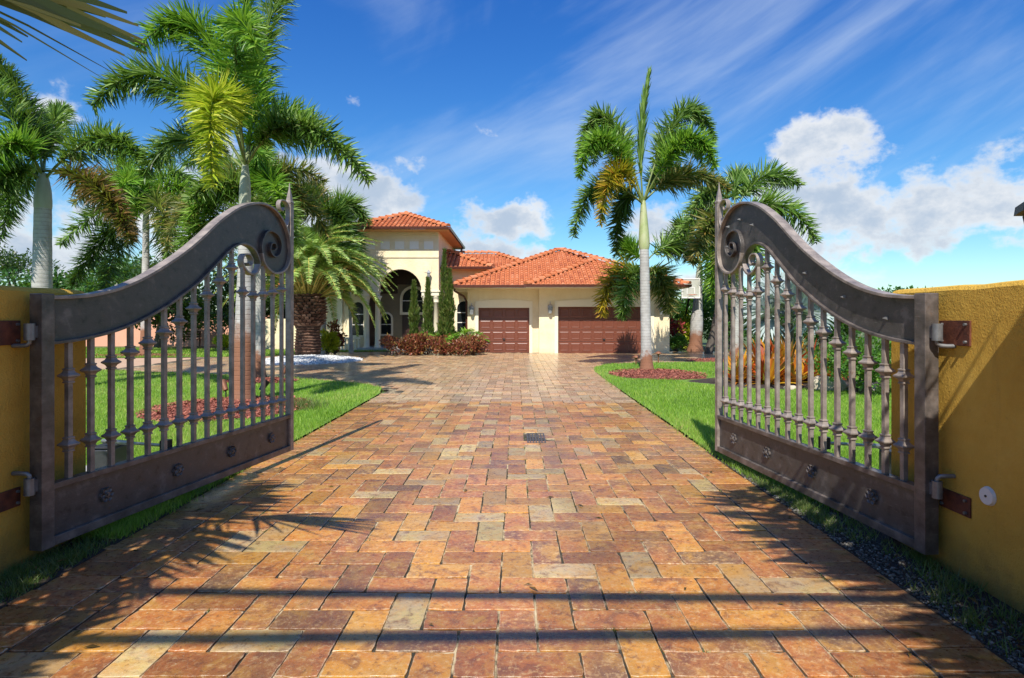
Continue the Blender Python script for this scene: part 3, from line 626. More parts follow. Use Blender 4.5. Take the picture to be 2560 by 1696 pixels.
palm('slender rust-footed palm in the mulch bed beyond the left path', D(335, 822, C_Y)[:2], cc, .19, .13, 1.3,
     [fd(C_Y, (235, 490, -.5), (140, 565, -1), lf_green), fd(C_Y, (235, 560, .2), (165, 660, 0), lf_dark, dict(n=520)), fd(C_Y, (300, 400, 0), (275, 350, 0), lf_bright),
      fd(C_Y, (400, 400, .5), (460, 450, .6), lf_green), fd(C_Y, (430, 480, -.5), (470, 600, -.6), lf_olive), fd(C_Y, (380, 350, 1), (430, 330, 1.6), lf_green),
      fd(C_Y, (290, 420, -1.8), (280, 520, -2.6), lf_bright), fd(C_Y, (390, 560, -.4), (395, 650, -.4), lf_green), fd(C_Y, (270, 580, .8), (240, 680, .9), lf_dark), fd(C_Y, (370, 480, -1.8), (390, 580, -2.4), lf_olive)] + auto_fronds(cc, 8, 2.6, [lf_green, lf_olive, lf_bright], seed=2), stain=1.5, n=250, L=.75, w=.055)
E_Y = 15.9; dc = D(598, 472, E_Y)
palm('white-ringed palm standing just behind the rust-stained one, olive fronds', D(597, 878, E_Y)[:2], dc, .16, .12, .9,
     [fd(E_Y, (640, 400, .3), (700, 470, .5), lf_olive), fd(E_Y, (530, 420, -.2), (440, 520, -.4), lf_olive, dict(n=480)), fd(E_Y, (480, 450, .5), (380, 560, .6), lf_olive),
      fd(E_Y, (640, 470, -.9), (690, 570, -1.2), lf_green), fd(E_Y, (560, 500, -.6), (520, 600, -.8), lf_green), fd(E_Y, (520, 380, .8), (430, 380, 1.2), lf_green), fd(E_Y, (600, 380, .6), (620, 330, 1.0), lf_green),
      fd(E_Y, (470, 520, -.3), (420, 610, -.3), lf_green)] + auto_fronds(dc, 9, 2.0, [lf_olive, lf_green, lf_bright], seed=5), stain=.8, n=300, L=.55)
G_Y = 26.8; gc = D(745, 520, G_Y)
palm('slim grey palm with dark shaggy fronds between the date palm and the house', D(748, 812, G_Y)[:2], gc, .13, .11, .8,
     [fd(G_Y, (700, 470, 0), (660, 520, 0), lf_dark), fd(G_Y, (770, 490, -.2), (815, 560, -.3), lf_dark, dict(n=520)), fd(G_Y, (760, 560, -1), (780, 640, -1.3), lf_dark, dict(n=520)),
      fd(G_Y, (715, 560, -.8), (700, 640, -1.2), lf_dark, dict(n=520)), fd(G_Y, (800, 520, .5), (835, 600, .5), lf_dark), fd(G_Y, (725, 450, .4), (720, 440, 1), lf_olive), fd(G_Y, (778, 490, 0), (790, 465, 0), lf_green, dict(mode='spear', n=200)),
      fd(G_Y, (740, 600, -.5), (738, 670, -.5), lf_dark), fd(G_Y, (700, 440, 0), (690, 500, .4), lf_dark), fd(G_Y, (800, 470, .6), (850, 520, .8), lf_green), fd(G_Y, (790, 560, -.6), (825, 640, -.8), lf_dark)], n=420, L=.85, w=.05)
H_Y = 28.0; hc = D(808, 668, H_Y)
palm('smallest slim palm by the balustrade of the house', D(812, 806, H_Y)[:2], hc, .09, .07, .4, auto_fronds(hc, 6, 1.0, [lf_green, lf_olive], seed=3), n=150, L=.35)

R_Y = 18.1; rc = D(1487, 470, R_Y)
palm('palm with upright spear leaf and gold lower fronds, alone on the right lawn', D(1495, 856, R_Y)[:2], rc, .17, .14, 1.45,
     [fd(R_Y, (1482, 330, 0), (1500, 172, 0), lf_green, dict(mode='spear', n=520, L=.95, w=.05, start=.2)),
      fd(R_Y, (1400, 272, .4), (1335, 370, .6), lf_green, dict(n=560)), fd(R_Y, (1400, 322, -.9), (1340, 408, -1.2), lf_bright, dict(n=560)),
      fd(R_Y, (1575, 262, .5), (1650, 325, .7), lf_green, dict(n=560)), fd(R_Y, (1585, 325, -.9), (1652, 385, -1.3), lf_bright, dict(n=600)),
      fd(R_Y, (1588, 405, .3), (1685, 440, .4), lf_olive, dict(n=480)), fd(R_Y, (1425, 400, -.8), (1388, 520, -1.0), lf_gold, dict(n=400)),
      fd(R_Y, (1382, 435, .3), (1325, 548, .4), lf_green, dict(n=460)), fd(R_Y, (1440, 470, .5), (1424, 590, .6), lf_dark, dict(n=460)),
      fd(R_Y, (1540, 400, .9), (1600, 430, 1.8), lf_dark), fd(R_Y, (1560, 320, 1.0), (1625, 385, 1.6), lf_green), fd(R_Y, (1420, 310, 1.0), (1370, 380, 1.6), lf_green)], sb=.22, stain=.62, n=440, L=.52, w=.042)
K_Y = 23.4; kc = D(1490, 612, K_Y)
palm('low palm behind the lone right trunk, fronds hanging over the garage door', (kc[0], K_Y), kc, .13, .1, .5,
     [fd(K_Y, (1420, 640, -.3), (1390, 730, -.4), lf_gold, dict(n=285)), fd(K_Y, (1455, 650, -.8), (1440, 735, -1.0), lf_green, dict(n=322)), fd(K_Y, (1525, 645, -.3), (1545, 725, -.4), lf_green, dict(n=260)),
      fd(K_Y, (1455, 575, .3), (1440, 560, .4), lf_bright), fd(K_Y, (1550, 565, .3), (1590, 600, .4), lf_green), fd(K_Y, (1530, 650, -.6), (1550, 730, -.8), lf_olive)], n=250, L=.7, w=.055)
L_Y = 29.5; lc = D(1618, 610, L_Y)
palm('bottle-trunked palm with a stained foot beside the basketball hoop', D(1607, 808, L_Y)[:2], lc, .30, .17, .9,
     [fd(L_Y, (1575, 545, 0), (1540, 590, 0), lf_green), fd(L_Y, (1660, 560, 0), (1690, 640, 0), lf_olive), fd(L_Y, (1630, 530, .4), (1650, 520, .5), lf_green), fd(L_Y, (1590, 530, .5), (1560, 520, .6), lf_green),
      fd(L_Y, (1650, 600, -.8), (1665, 690, -1), lf_bright)], stain=1.1, n=200, L=.9, w=.065, bulge=1.2)
Q_Y = 22.5; qc = D(1700, 478, Q_Y)
palm('tall palm rising behind the right gate scroll with fronds arching to the right', D(1700, 832, Q_Y)[:2], qc, .19, .14, 1.1,
     [fd(Q_Y, (1768, 408, .2), (1848, 428, .3), lf_green, dict(n=285)), fd(Q_Y, (1810, 478, -.3), (1886, 560, -.4), lf_green, dict(n=285)), fd(Q_Y, (1640, 440, 0), (1590, 530, 0), lf_green),
      fd(Q_Y, (1640, 520, -.6), (1600, 610, -.8), lf_olive, dict(n=322)), fd(Q_Y, (1690, 560, -1), (1680, 680, -1.2), lf_olive, dict(n=322)), fd(Q_Y, (1630, 480, .8), (1560, 560, 1), lf_green),
      fd(Q_Y, (1700, 420, 1), (1720, 400, 2), lf_green), fd(Q_Y, (1740, 560, -.8), (1760, 660, -1), lf_green), fd(Q_Y, (1660, 580, -.4), (1650, 690, -.5), lf_bright, dict(n=297))], stain=.6, n=240, L=.72, w=.058)

# canary date palm with a swollen trunk
def date_palm():
    c = D(712, 640, 24.0); bx, by = c[0], 24.0; zb = .2
    root = thing('date_palm', 'squat date palm with a pineapple trunk on the white gravel mound', 'palm tree', (bx, by, zb))
    H = 2.35; prof = [(.50, -.1), (.52, .3), (.47, .75), (.46, 1.0), (.58, 1.25), (.66, 1.6), (.64, 1.95), (.52, 2.25), (.3, 2.45)]
    MB().lathe(prof, (bx, by, zb), 24).build('trunk', boot, root)
    V = []; Fq = []; rv = []; k = 0
    for row in range(20):
        z = .06 + row * .118; rr = np.interp(z, [q[1] for q in prof], [q[0] for q in prof]); nn = 22 if z > 1.0 else 26; big = z > 1.02
        for j in range(nn):
            a = 2 * math.pi * (j + .5 * (row % 2)) / nn + random.gauss(0, .02); wd = (.085 if big else .07); h = (.12 if big else .05) * random.uniform(.8, 1.2); out = (.15 if big else .05) * random.uniform(.7, 1.3)
            ca, sa = math.cos(a), math.sin(a)
            q = lambda r_, t_, z_: (bx + r_ * ca - t_ * sa, by + r_ * sa + t_ * ca, zb + z_)
            V += [q(rr - .02, -wd, z), q(rr - .02, wd, z), q(rr + out, wd * .75, z + h), q(rr + out, -wd * .75, z + h), q(rr - .02, wd * .8, z + h * 1.25), q(rr - .02, -wd * .8, z + h * 1.25)]
            Fq += [(k, k + 1, k + 2, k + 3), (k + 3, k + 2, k + 4, k + 5), (k, k + 3, k + 5, k), (k + 1, k + 4, k + 2, k + 1)][:2] + [(k, k + 3, k + 5), (k + 1, k + 4, k + 2)]; rv += [random.random()] * 4; k += 6
    o = mesh_np('leaf_bases', V, Fq, boot2, root, rnd=rv)
    top = np.array((bx, by, zb + 2.35)); m = 60
    for i in range(m + 12):
        a = i * 2.39996; lvl = i / m
        if i >= m: a = random.uniform(-.75, .45); lvl = random.uniform(.2, .58)
        e = math.radians(82 - (62 if math.sin(a) < -.1 else 84) * lvl + random.uniform(-6, 6)); Lf = random.uniform(3.9, 4.8) * (1 - .12 * lvl); h = np.array((math.cos(a), math.sin(a), 0)); zz = np.array((0, 0, 1.))
        mid = top + Lf * .5 * (h * math.cos(e) + zz * math.sin(e)); e2 = e - math.radians(52 + 22 * (1 - abs(lvl - .5))); end = mid + Lf * .52 * (h * math.cos(e2) + zz * math.sin(e2))
        if end[2] < .5: end[2] = .5 + random.random() * .3
        frond(root, top + h * .25 - zz * .25 * lvl, mid, end, lf_date, n=300, L=.50, w=.032, mode='date', start=.16, pet=petiole_y, r=.035)
date_palm()

# near palms outside the frame on either side: their fronds reach over the drive
def near_palm(label, base, crown, ends, L, w, n):
    root = thing('fan_palm', label, 'palm tree', (base[0], base[1], 0))
    MB().tube([(base[0], base[1], -.05), (base[0] + .02, base[1], crown[2] * .5), crown], [.2, .15, .13], 14).build('trunk', trunk_material('palm_trunk', .5), root)
    for mid, end, mt in ends: frond(root, crown, mid, end, mt, n=n, L=L, w=w, mode='flat', start=.3, r=.03)
    return root
NP = near_palm('palm overhanging the top left corner with long strap leaflets', (-4.3, .7), (-4.2, .8, 3.5),
          [((-3.45, 1.6, 3.8), (-2.95, 2.6, 3.5), lf_olive), ((-3.9, 1.9, 3.9), (-3.6, 3.1, 3.6), lf_dark), ((-3.4, 1.05, 3.75), (-2.75, 1.65, 3.45), lf_green), ((-4.1, 2.0, 3.9), (-4.0, 3.2, 3.6), lf_olive), ((-3.6, 1.8, 4.0), (-3.25, 2.9, 3.8), lf_green), ((-3.5, .8, 3.7), (-2.85, .95, 3.3), lf_green),
           ((-3.5, .4, 3.6), (-2.85, .15, 3.2), lf_green), ((-3.6, .1, 3.7), (-3.1, -.5, 3.3), lf_green), ((-5.2, .9, 3.7), (-6, 1.0, 3.2), lf_green), ((-4.6, -.2, 3.6), (-4.8, -1.2, 3.2), lf_green), ((-3.9, 1.3, 4.2), (-3.4, 2.2, 4.1), lf_green)], 1.05, .085, 60)
def strap_leaf():
    hub = P(-420, -150, 2.25); tips = [(342, 128), (330, 62), (322, -8), (285, 132), (250, 40), (48, 84), (40, 138), (235, 190), (272, 182), (200, -60), (120, -120), (-100, 190), (60, -160), (-200, 230), (310, 100), (336, 96), (300, 30), (345, 110), (270, 96), (180, 60), (150, 10), (30, 96)]
    T = np.array([P(px, py, 2.25 + random.uniform(-.12, .12)) for px, py in tips]); n = len(T); d = T - hub; L = np.linalg.norm(d, axis=1); d = d / L[:, None]; d[:, 2] += .12; d = nrm(d)
    wd = np.array([.05, .045, .05, .04, .05, .035, .03, .008, .008, .05, .05, .04,     .05, .04, .045, .05, .05, .035, .05, .05, .045, .03]); V, Fq, isl = leaf_strips(np.repeat(hub[None], n, 0), d, nrm(np.cross(d, (.25, 1, .2))), L, wd * 1.5, np.full(n, .12))
    o = mesh_np('fan_leaf', V, Fq, leafmat('strap_leaf', [(.012, .018, .008), (.03, .038, .012), (.07, .065, .02), (.16, .13, .06)], .3), NP, rnd=RNG.uniform(.2, .8, n)[isl]); MB().tube([(-4.2, .8, 3.45), (-3.4, 1.6, 3.6), tuple(hub)], [.03, .024, .016], 8).build('stalk', petiole, o)
strap_leaf()
near_palm('palm beyond the right wall whose fronds shade the drive edge', (3.4, -1.0), (2.9, -.9, 3.8),
          [((1.95, .6, 4.2), (1.65, 2.5, 3.85), lf_green), ((1.75, .5, 4.35), (1.4, 2.1, 4.1), lf_green), ((1.95, .5, 4.05), (1.55, 1.7, 3.5), lf_green), ((2.1, .0, 3.9), (1.85, 1.0, 3.3), lf_green), ((2.2, -.4, 3.8), (1.95, .35, 3.2), lf_olive), ((2.2, -.5, 3.4), (1.75, .45, 2.95), lf_green), ((2.3, -.3, 3.6), (2.1, .75, 3.2), lf_green), ((3.6, -.2, 4.0), (4.4, .4, 3.6), lf_green), ((2.2, -1.3, 3.9), (1.4, -1.6, 3.4), lf_green), ((3.2, -1.9, 3.9), (3.4, -2.8, 3.4), lf_green), ((2.9, -.3, 4.6), (2.7, .3, 4.8), lf_green)], .95, .088, 58)

# ------------------------------------------------------------------ bushes, hedges, trees
def leaves(name, centres, radii, n, size, mat, parent=None, up=.3, aspect=.5, shell=.55):
    centres = np.array(centres, float); radii = np.array(radii, float)
    if radii.ndim == 1: radii = np.repeat(radii[:, None], 3, 1)
    wgt = radii.prod(1) ** (2 / 3); i = RNG.choice(len(centres), n, p=wgt / wgt.sum())
    d = nrm(RNG.normal(0, 1, (n, 3))); r = (shell + (1 - shell) * RNG.random(n)) * RNG.uniform(.88, 1.12, n); p = centres[i] + d * radii[i] * r[:, None]
    k = p[:, 2] > .02; p, d = p[k], d[k]; n = len(p)
    dd = nrm(d * .8 + RNG.normal(0, .6, (n, 3)) + np.array((0, 0, up))); wx = nrm(np.cross(dd, RNG.normal(0, 1, (n, 3)))); L = size * RNG.uniform(.6, 1.3, n); w = L * aspect
    a, b = p, p + dd * L[:, None]; mid = (a + b) / 2
    V = np.stack([a, mid - wx * (w / 2)[:, None], b, mid + wx * (w / 2)[:, None]], 1).reshape(-1, 3)
    return mesh_np(name, V, np.arange(4 * n).reshape(-1, 4), mat, parent, rnd=np.clip(RNG.normal(.5, .27, n), 0, 1))
def lumps(c, r, k, seed=0, spread=.75, rs=(.35, .6)):
    q = random.Random(seed); C = []; R_ = []
    for i in range(k):
        v = np.array([q.gauss(0, 1) for _ in range(3)]); v /= np.linalg.norm(v); s = q.uniform(.3, spread); C.append(np.array(c) + v * np.array(r) * s); R_.append(np.array(r) * q.uniform(*rs))
    return C, R_
def bush(label, x, y, r, h, n, size, mat, cat='bush', name='bush', aspect=.5, seed=0, k=12, group=None):
    root = thing(name, label, cat, (x, y, 0), group=group); C, R_ = lumps((x, y, h * .52), (r[0], r[1], h * .5), k, seed)
    leaves('foliage', C, R_, n, size, mat, root, aspect=aspect)
    mb = MB()
    for i in range(5): mb.tube([(x + random.gauss(0, r[0] * .15), y + random.gauss(0, r[1] * .15), 0), (x + random.gauss(0, r[0] * .4), y + random.gauss(0, r[1] * .4), h * .7)], [.025, .01], 6)
    mb.build('stems', bark, root); return root
def tree(label, x, y, h, r, mat, seed, n=5000, size=.22, tr=.16, low=.25, k=26, cat='tree', rz=.7):
    root = thing('tree', label, cat, (x, y, 0)); q = random.Random(seed); mb = MB(); cz = h - r * rz
    mb.tube([(x, y, -.1), (x + q.gauss(0, .1), y, h * .22), (x + q.gauss(0, .2), y + q.gauss(0, .2), h * .45)], [tr * 1.3, tr, tr * .75], 10)
    C, R_ = lumps((x, y, cz), (r, r, r * rz), k, seed, .85, (.22, .42))
    for c in C[:9]: mb.tube([(x, y, h * .3), ((x + c[0]) / 2 + q.gauss(0, .2), (y + c[1]) / 2, (h * .3 + c[2]) / 2 + .2), tuple(c)], [tr * .55, tr * .35, .02], 6)
    mb.build('trunk', bark, root); leaves('crown', C, R_, n, size, mat, root, shell=.3, up=0); return root
# copper hedge in front of the entry
def hedge():
    root = thing('hedge', 'low copper-red leafy hedge in front of the house entry', 'hedge', (-3.7, 26.0, 0)); C = []; R_ = []
    for i in range(46):
        t = random.random(); x = -5.85 + 4.15 * t; C.append((x, 25.9 + random.gauss(0, .28) + .2 * t, random.uniform(.25, .62))); R_.append(np.array((.38, .36, .30)) * random.uniform(.8, 1.15))
    leaves('foliage', C, R_, 11000, .13, lf_red, root, up=.6, aspect=.45, shell=.6); mb = MB()
    for i in range(26): x = -5.8 + .16 * i; mb.tube([(x, 25.9, 0), (x + random.gauss(0, .1), 25.9, .6)], [.02, .008], 5)
    mb.build('stems', bark, root)
hedge()
def cypress(label, pts, n):
    x, y = pts[0][:2]; root = thing('cypress', label, 'cypress', (x, y, 0)); V = []; mb = MB()
    for cx, cy, z0, z1, r in pts:
        mb.tube([(x, y, 0), (cx, cy, z0 + .3), (cx, cy, z1 * .9)], [.06, .05, .01], 6)
        a_ = RNG.uniform(0, 6.283, n); t = RNG.random(n) ** .8; z = z0 + (z1 - z0) * t; rr = r * np.clip(np.sin(np.pi * (.12 + .88 * t) ** .75), .05, 1) * (1 + .22 * np.sin(z * 5 + cx * 7) + .15 * np.sin(z * 13 + a_ * 3)) * RNG.uniform(.55, 1.12, n); a = a_
        p = np.stack([cx + rr * np.cos(a), cy + rr * np.sin(a), z], 1); d = nrm(np.stack([np.cos(a) * .45, np.sin(a) * .45, np.full(n, 1.)], 1) + RNG.normal(0, .25, (n, 3))); L = RNG.uniform(.10, .2, n); w = nrm(np.cross(d, RNG.normal(0, 1, (n, 3)))) * (L * .16)[:, None]
        V.append(np.stack([p - w, p + w, p + d * L[:, None]], 1).reshape(-1, 3))
    V = np.concatenate(V); m = len(V) // 3
    mesh_np('foliage', V, np.arange(3 * m).reshape(-1, 3), lf_cyp, root, rnd=RNG.random(m)); mb.build('trunk', bark, root)
Yc = 26.6; cyx = lambda d: (d * DS - CX) * Yc / F
cypress('shortest narrow cypress at the left end of the copper hedge', [(cyx(957), Yc, .3, 3.3, .19)], 3600)
cypress('middle cypress, thin, in front of the entry column', [(cyx(989), Yc, .3, 3.45, .20)], 3600)
cypress('tallest cypress with two tips beside the entry arch', [(cyx(1027), Yc, .3, 4.75, .21), (cyx(1040), Yc, .5, 3.85, .18), (cyx(1030), Yc, .2, 2.4, .27)], 3000)
def areca(label, x, y, h, n, seed, mat=lf_bright):
    root = thing('areca_palm', label, 'palm', (x, y, 0)); q = random.Random(seed)
    for i in range(n):
        a = 6.283 * i / n + q.random(); e = q.uniform(.5, 1.2); d = np.array((math.cos(a), math.sin(a), 0)); p0 = np.array((x, y, h * .15)) + d * .1; mid = p0 + h * .55 * (d * math.cos(e) + np.array((0, 0, math.sin(e)))); end = mid + h * .5 * (d + np.array((0, 0, -.25)))
        frond(root, p0, mid, end, mat, n=46, L=h * .3, w=.045, mode='date', start=.2, r=.012)
areca('bright areca palm at the left of the tall cypress', cyx(1012), 27.0, 1.5, 14, 1); areca('bright areca palm tucked against the garage corner', cyx(1058), 27.1, 1.55, 14, 2)

# bismarck palm
def silver_palm():
    c = np.array((8.1, 17.3, 1.75)); root = thing('silver_fan_palm', 'silver-blue fan palm behind the orange bromeliads', 'palm tree', (c[0], c[1], 0))
    MB().tube([(c[0], c[1], -.05), (c[0], c[1], .7), (c[0], c[1], 1.5)], [.24, .2, .16], 12).build('trunk', bark, root)
    for i in range(28):
        a = i * 2.4; e = math.radians(random.uniform(-12, 75)); d = np.array((math.cos(a) * math.cos(e), math.sin(a) * math.cos(e), math.sin(e))); hub = c + d * random.uniform(.55, .85)
        side = nrm(np.cross(d, (0, 0, 1.))); up = np.cross(side, d); ro = random.uniform(.5, 1.3) * random.choice((-1, 1)); side, up = side * math.cos(ro) + up * math.sin(ro), up * math.cos(ro) - side * math.sin(ro); n = 30; th = np.linspace(-2.2, 2.2, n); fwd = nrm(d * np.cos(th)[:, None] + side * np.sin(th)[:, None] + up * .12 * np.sin(th * 9)[:, None])
        L = RNG.uniform(.70, .88, n) * (1 - .12 * np.abs(th) / 2.2); V, Fq, isl = leaf_strips(np.repeat(hub[None], n, 0), fwd, nrm(np.cross(fwd, up + .6 * side * np.sin(th * 14)[:, None])), L, np.full(n, .10), np.full(n, .12))
        o = mesh_np('fan_leaf', V, Fq, lf_silver, root, rnd=np.clip(RNG.normal(.5, .25, n), 0, 1)[isl]); MB().tube([c, hub], [.03, .018], 6).build('stalk', lf_silver, o)
silver_palm()
def straps(label, x, y, r, h, n, mat, cat='bromeliad', name='bromeliad', w=.06, group=None):
    root = thing(name, label, cat, (x, y, 0), group=group); a = RNG.uniform(0, 6.283, n); e = RNG.uniform(.35, 1.45, n); d = np.stack([np.cos(a) * np.cos(e), np.sin(a) * np.cos(e), np.sin(e)], 1)
    b = np.stack([x + RNG.normal(0, .05, n), y + RNG.normal(0, .05, n), np.full(n, .04)], 1); L = np.where(e > .9, h, r) * RNG.uniform(.75, 1.1, n); V, Fq, isl = leaf_strips(b, d, nrm(np.cross(d, (0, 0, 1.)) + RNG.normal(0, .2, (n, 3))), L, np.full(n, w) * RNG.uniform(.7, 1.3, n), RNG.uniform(.1, .45, n))
    mesh_np('rosette', V, Fq, mat, root, rnd=RNG.random(n)[isl]); return root
GB = 'orange bromeliads massed behind the right gate'
for i, (x, y, r, h) in enumerate([(5.5, 14.4, .7, .8), (6.1, 14.0, .8, 1.1), (6.7, 14.2, .85, 1.25), (7.3, 14.5, .8, 1.2), (6.4, 14.9, .9, 1.4), (7.0, 15.2, .9, 1.5), (5.9, 15.1, .8, 1.1), (7.8, 15.0, .7, 1.2)]):
    straps('orange and yellow strap-leaved bromeliad in the clump behind the right gate', x, y, r, h * 1.08, 64, lf_orange, group=GB, w=.095)
straps('coral-tipped cordyline standing above the bromeliads near the green shrub', 8.1, 14.6, .5, 1.5, 40, lf_coral, 'plant', 'cordyline', w=.05)
straps('second coral cordyline, shorter, close to the bright green shrub', 8.7, 15.2, .5, 1.35, 34, lf_coral, 'plant', 'cordyline', w=.05)
bush('bright green glossy shrub beside the end of the right wall', 7.4, 12.5, (.85, .8), 1.3, 3600, .10, lf_bush, seed=5)
bush('looser green shrub farther right behind the wall end', 8.6, 12.2, (.9, .8), 1.55, 3200, .10, lf_bush, seed=6)
bush('yellow-leaved croton bush beyond the left path', D(520, 805, 28.5)[0], 28.5, (.55, .45), .95, 2200, .12, lf_lime, seed=8)
bush('green and yellow croton beside the foot of the date palm', D(758, 800, 25.6)[0], 25.6, (.45, .4), 1.2, 1500, .13, lf_lime, seed=9)
bush('dark red ti plant by the balustrade', D(775, 790, 26.4)[0], 26.4, (.35, .3), 1.4, 900, .16, lf_red, seed=10)
bush('yellow flowering shrub left of the bottle-trunked palm', D(1588, 780, 30.2)[0], 30.2, (.5, .4), 1.9, 1300, .13, lf_lime, seed=12)
bush('crimson ti shrub at the right corner of the garage', D(1562, 778, 29.2)[0], 29.2, (.45, .4), 1.7, 900, .14, lf_crim, seed=13)
bush('low mixed green shrub at the foot of the garage corner', D(1565, 800, 28.6)[0], 28.6, (.5, .4), .9, 1200, .12, lf_bush, seed=14)
for i, (x, y, r, h, l) in enumerate([(9.0, 31.0, 1.8, 3.2, 'tall green hedge bush right behind the garage corner'), (11.4, 31.5, 1.9, 3.0, 'tall green hedge bush behind the bottle-trunked palm'), (13.8, 30.8, 2.0, 3.3, 'tall green hedge bush seen between the right gate bars'),
                                       (16.4, 30, 2.0, 3.2, 'wide green hedge bush left of the silver fan palm'), (19, 28.5, 2.2, 3.4, 'wide green hedge bush behind the silver fan palm'), (22, 27, 2.2, 3.0, 'wide green hedge bush farthest along the right boundary')]):
    bush(l, x, y, (r, 1.1), h, 4200, .19, lf_hedge, seed=20 + i, k=18, name='hedge_bush', cat='hedge')
# leaning dark trunk right of the hoop
def leaning():
    b = D(1636, 815, 27.0); t = D(1668, 660, 27.6); root = thing('leaning_tree', 'leaning dark-barked tree right of the bottle-trunked palm', 'tree', (b[0], b[1], 0))
    MB().tube([(b[0], b[1], -.1), ((b[0] * .6 + t[0] * .4), b[1] + .1, 1.2), tuple(t)], [.2, .15, .09], 10).build('trunk', bark, root)
    C, R_ = lumps(tuple(t + np.array((.3, .3, .4))), (1.0, 1.0, .7), 12, 4); leaves('crown', C, R_, 2200, .17, lf_hedge, root)
leaning()
tree('dark spreading tree behind the left path, nearest the salmon wall end', -19.5, 31.5, 4.6, 3.1, lf_tree, 1, 6500, .24)
tree('dark tree left of the yellow croton', -15.6, 31.8, 4.6, 2.6, lf_tree, 2, 6000, .22)
tree('dark tree behind the date palm at the house side', -13.0, 33.0, 4.8, 2.4, lf_tree, 3, 5000, .22)
tree('round green tree beyond the left gate scroll', -24.5, 36, 6.0, 3.6, lf_hedge, 4, 7000, .26)
tree('wide green tree on the far left skyline', -33, 42, 6.2, 4.2, lf_hedge, 5, 7000, .3)
tree('wispy grey-green tree left of the thick palm trunk', -43, 50, 8.2, 3.0, lf_tree, 6, 2200, .26)
tree('pale green tree between the thick palm and the slender palm', -30, 46, 7.2, 3.8, lf_bush, 7, 6000, .3)
tree('green tree rising behind the silver fan palm', 17.5, 33, 3.9, 2.0, lf_hedge, 8, 6000, .26)
tree('green tree behind the bottle-trunked palm', 12.6, 36, 4.4, 2.2, lf_bush, 9, 3200, .26)

# ------------------------------------------------------------------ gates
TOP = [(0.04, 1.69), (0.2, 1.70), (0.37, 1.722), (0.59, 1.78), (0.83, 1.88), (1.09, 2.025), (1.28, 2.145), (1.49, 2.30), (1.72, 2.485), (1.96, 2.64), (2.12, 2.715), (2.28, 2.765), (2.44, 2.785), (2.6, 2.765), (2.73, 2.70), (2.83, 2.61), (2.895, 2.50), (2.925, 2.38), (2.925, 2.28), (2.88, 2.165), (2.80, 2.095), (2.70, 2.06), (2.6, 2.055), (2.5, 2.09), (2.42, 2.155), (2.385, 2.25)]
SPIRAL = [(2.385, 2.25), (2.385, 2.355), (2.455, 2.475), (2.565, 2.515), (2.69, 2.475), (2.745, 2.375), (2.71, 2.275), (2.62, 2.235), (2.535, 2.285), (2.55, 2.365), (2.62, 2.385), (2.645, 2.335), (2.61, 2.315)]
LOW = [(0.04, 1.38), (0.18, 1.39), (0.34, 1.41), (0.58, 1.46), (0.83, 1.545), (1.09, 1.665), (1.28, 1.775), (1.45, 1.88), (1.6, 2.0), (1.74, 2.112), (1.88, 2.225), (1.985, 2.285), (2.09, 2.315), (2.2, 2.305), (2.28, 2.265), (2.335, 2.20), (2.365, 2.13)]
CURL = [(2.365, 2.13), (2.325, 2.05), (2.255, 2.012), (2.165, 2.03), (2.095, 2.085), (2.075, 2.15), (2.115, 2.205), (2.19, 2.21), (2.235, 2.17), (2.23, 2.12), (2.19, 2.10), (2.165, 2.125)]
HOOK = [(2.885, 2.60), (2.925, 2.70), (2.932, 2.80), (2.905, 2.87), (2.835, 2.905), (2.765, 2.89), (2.738, 2.84), (2.762, 2.79), (2.81, 2.787), (2.825, 2.825)]
CUP = [1.147, 1.170, 1.215, 1.28, 1.347, 1.43, 1.52, 1.64, 1.77, 1.907, 2.055, 1.82, 1.79, 1.81, 1.838, 1.877]
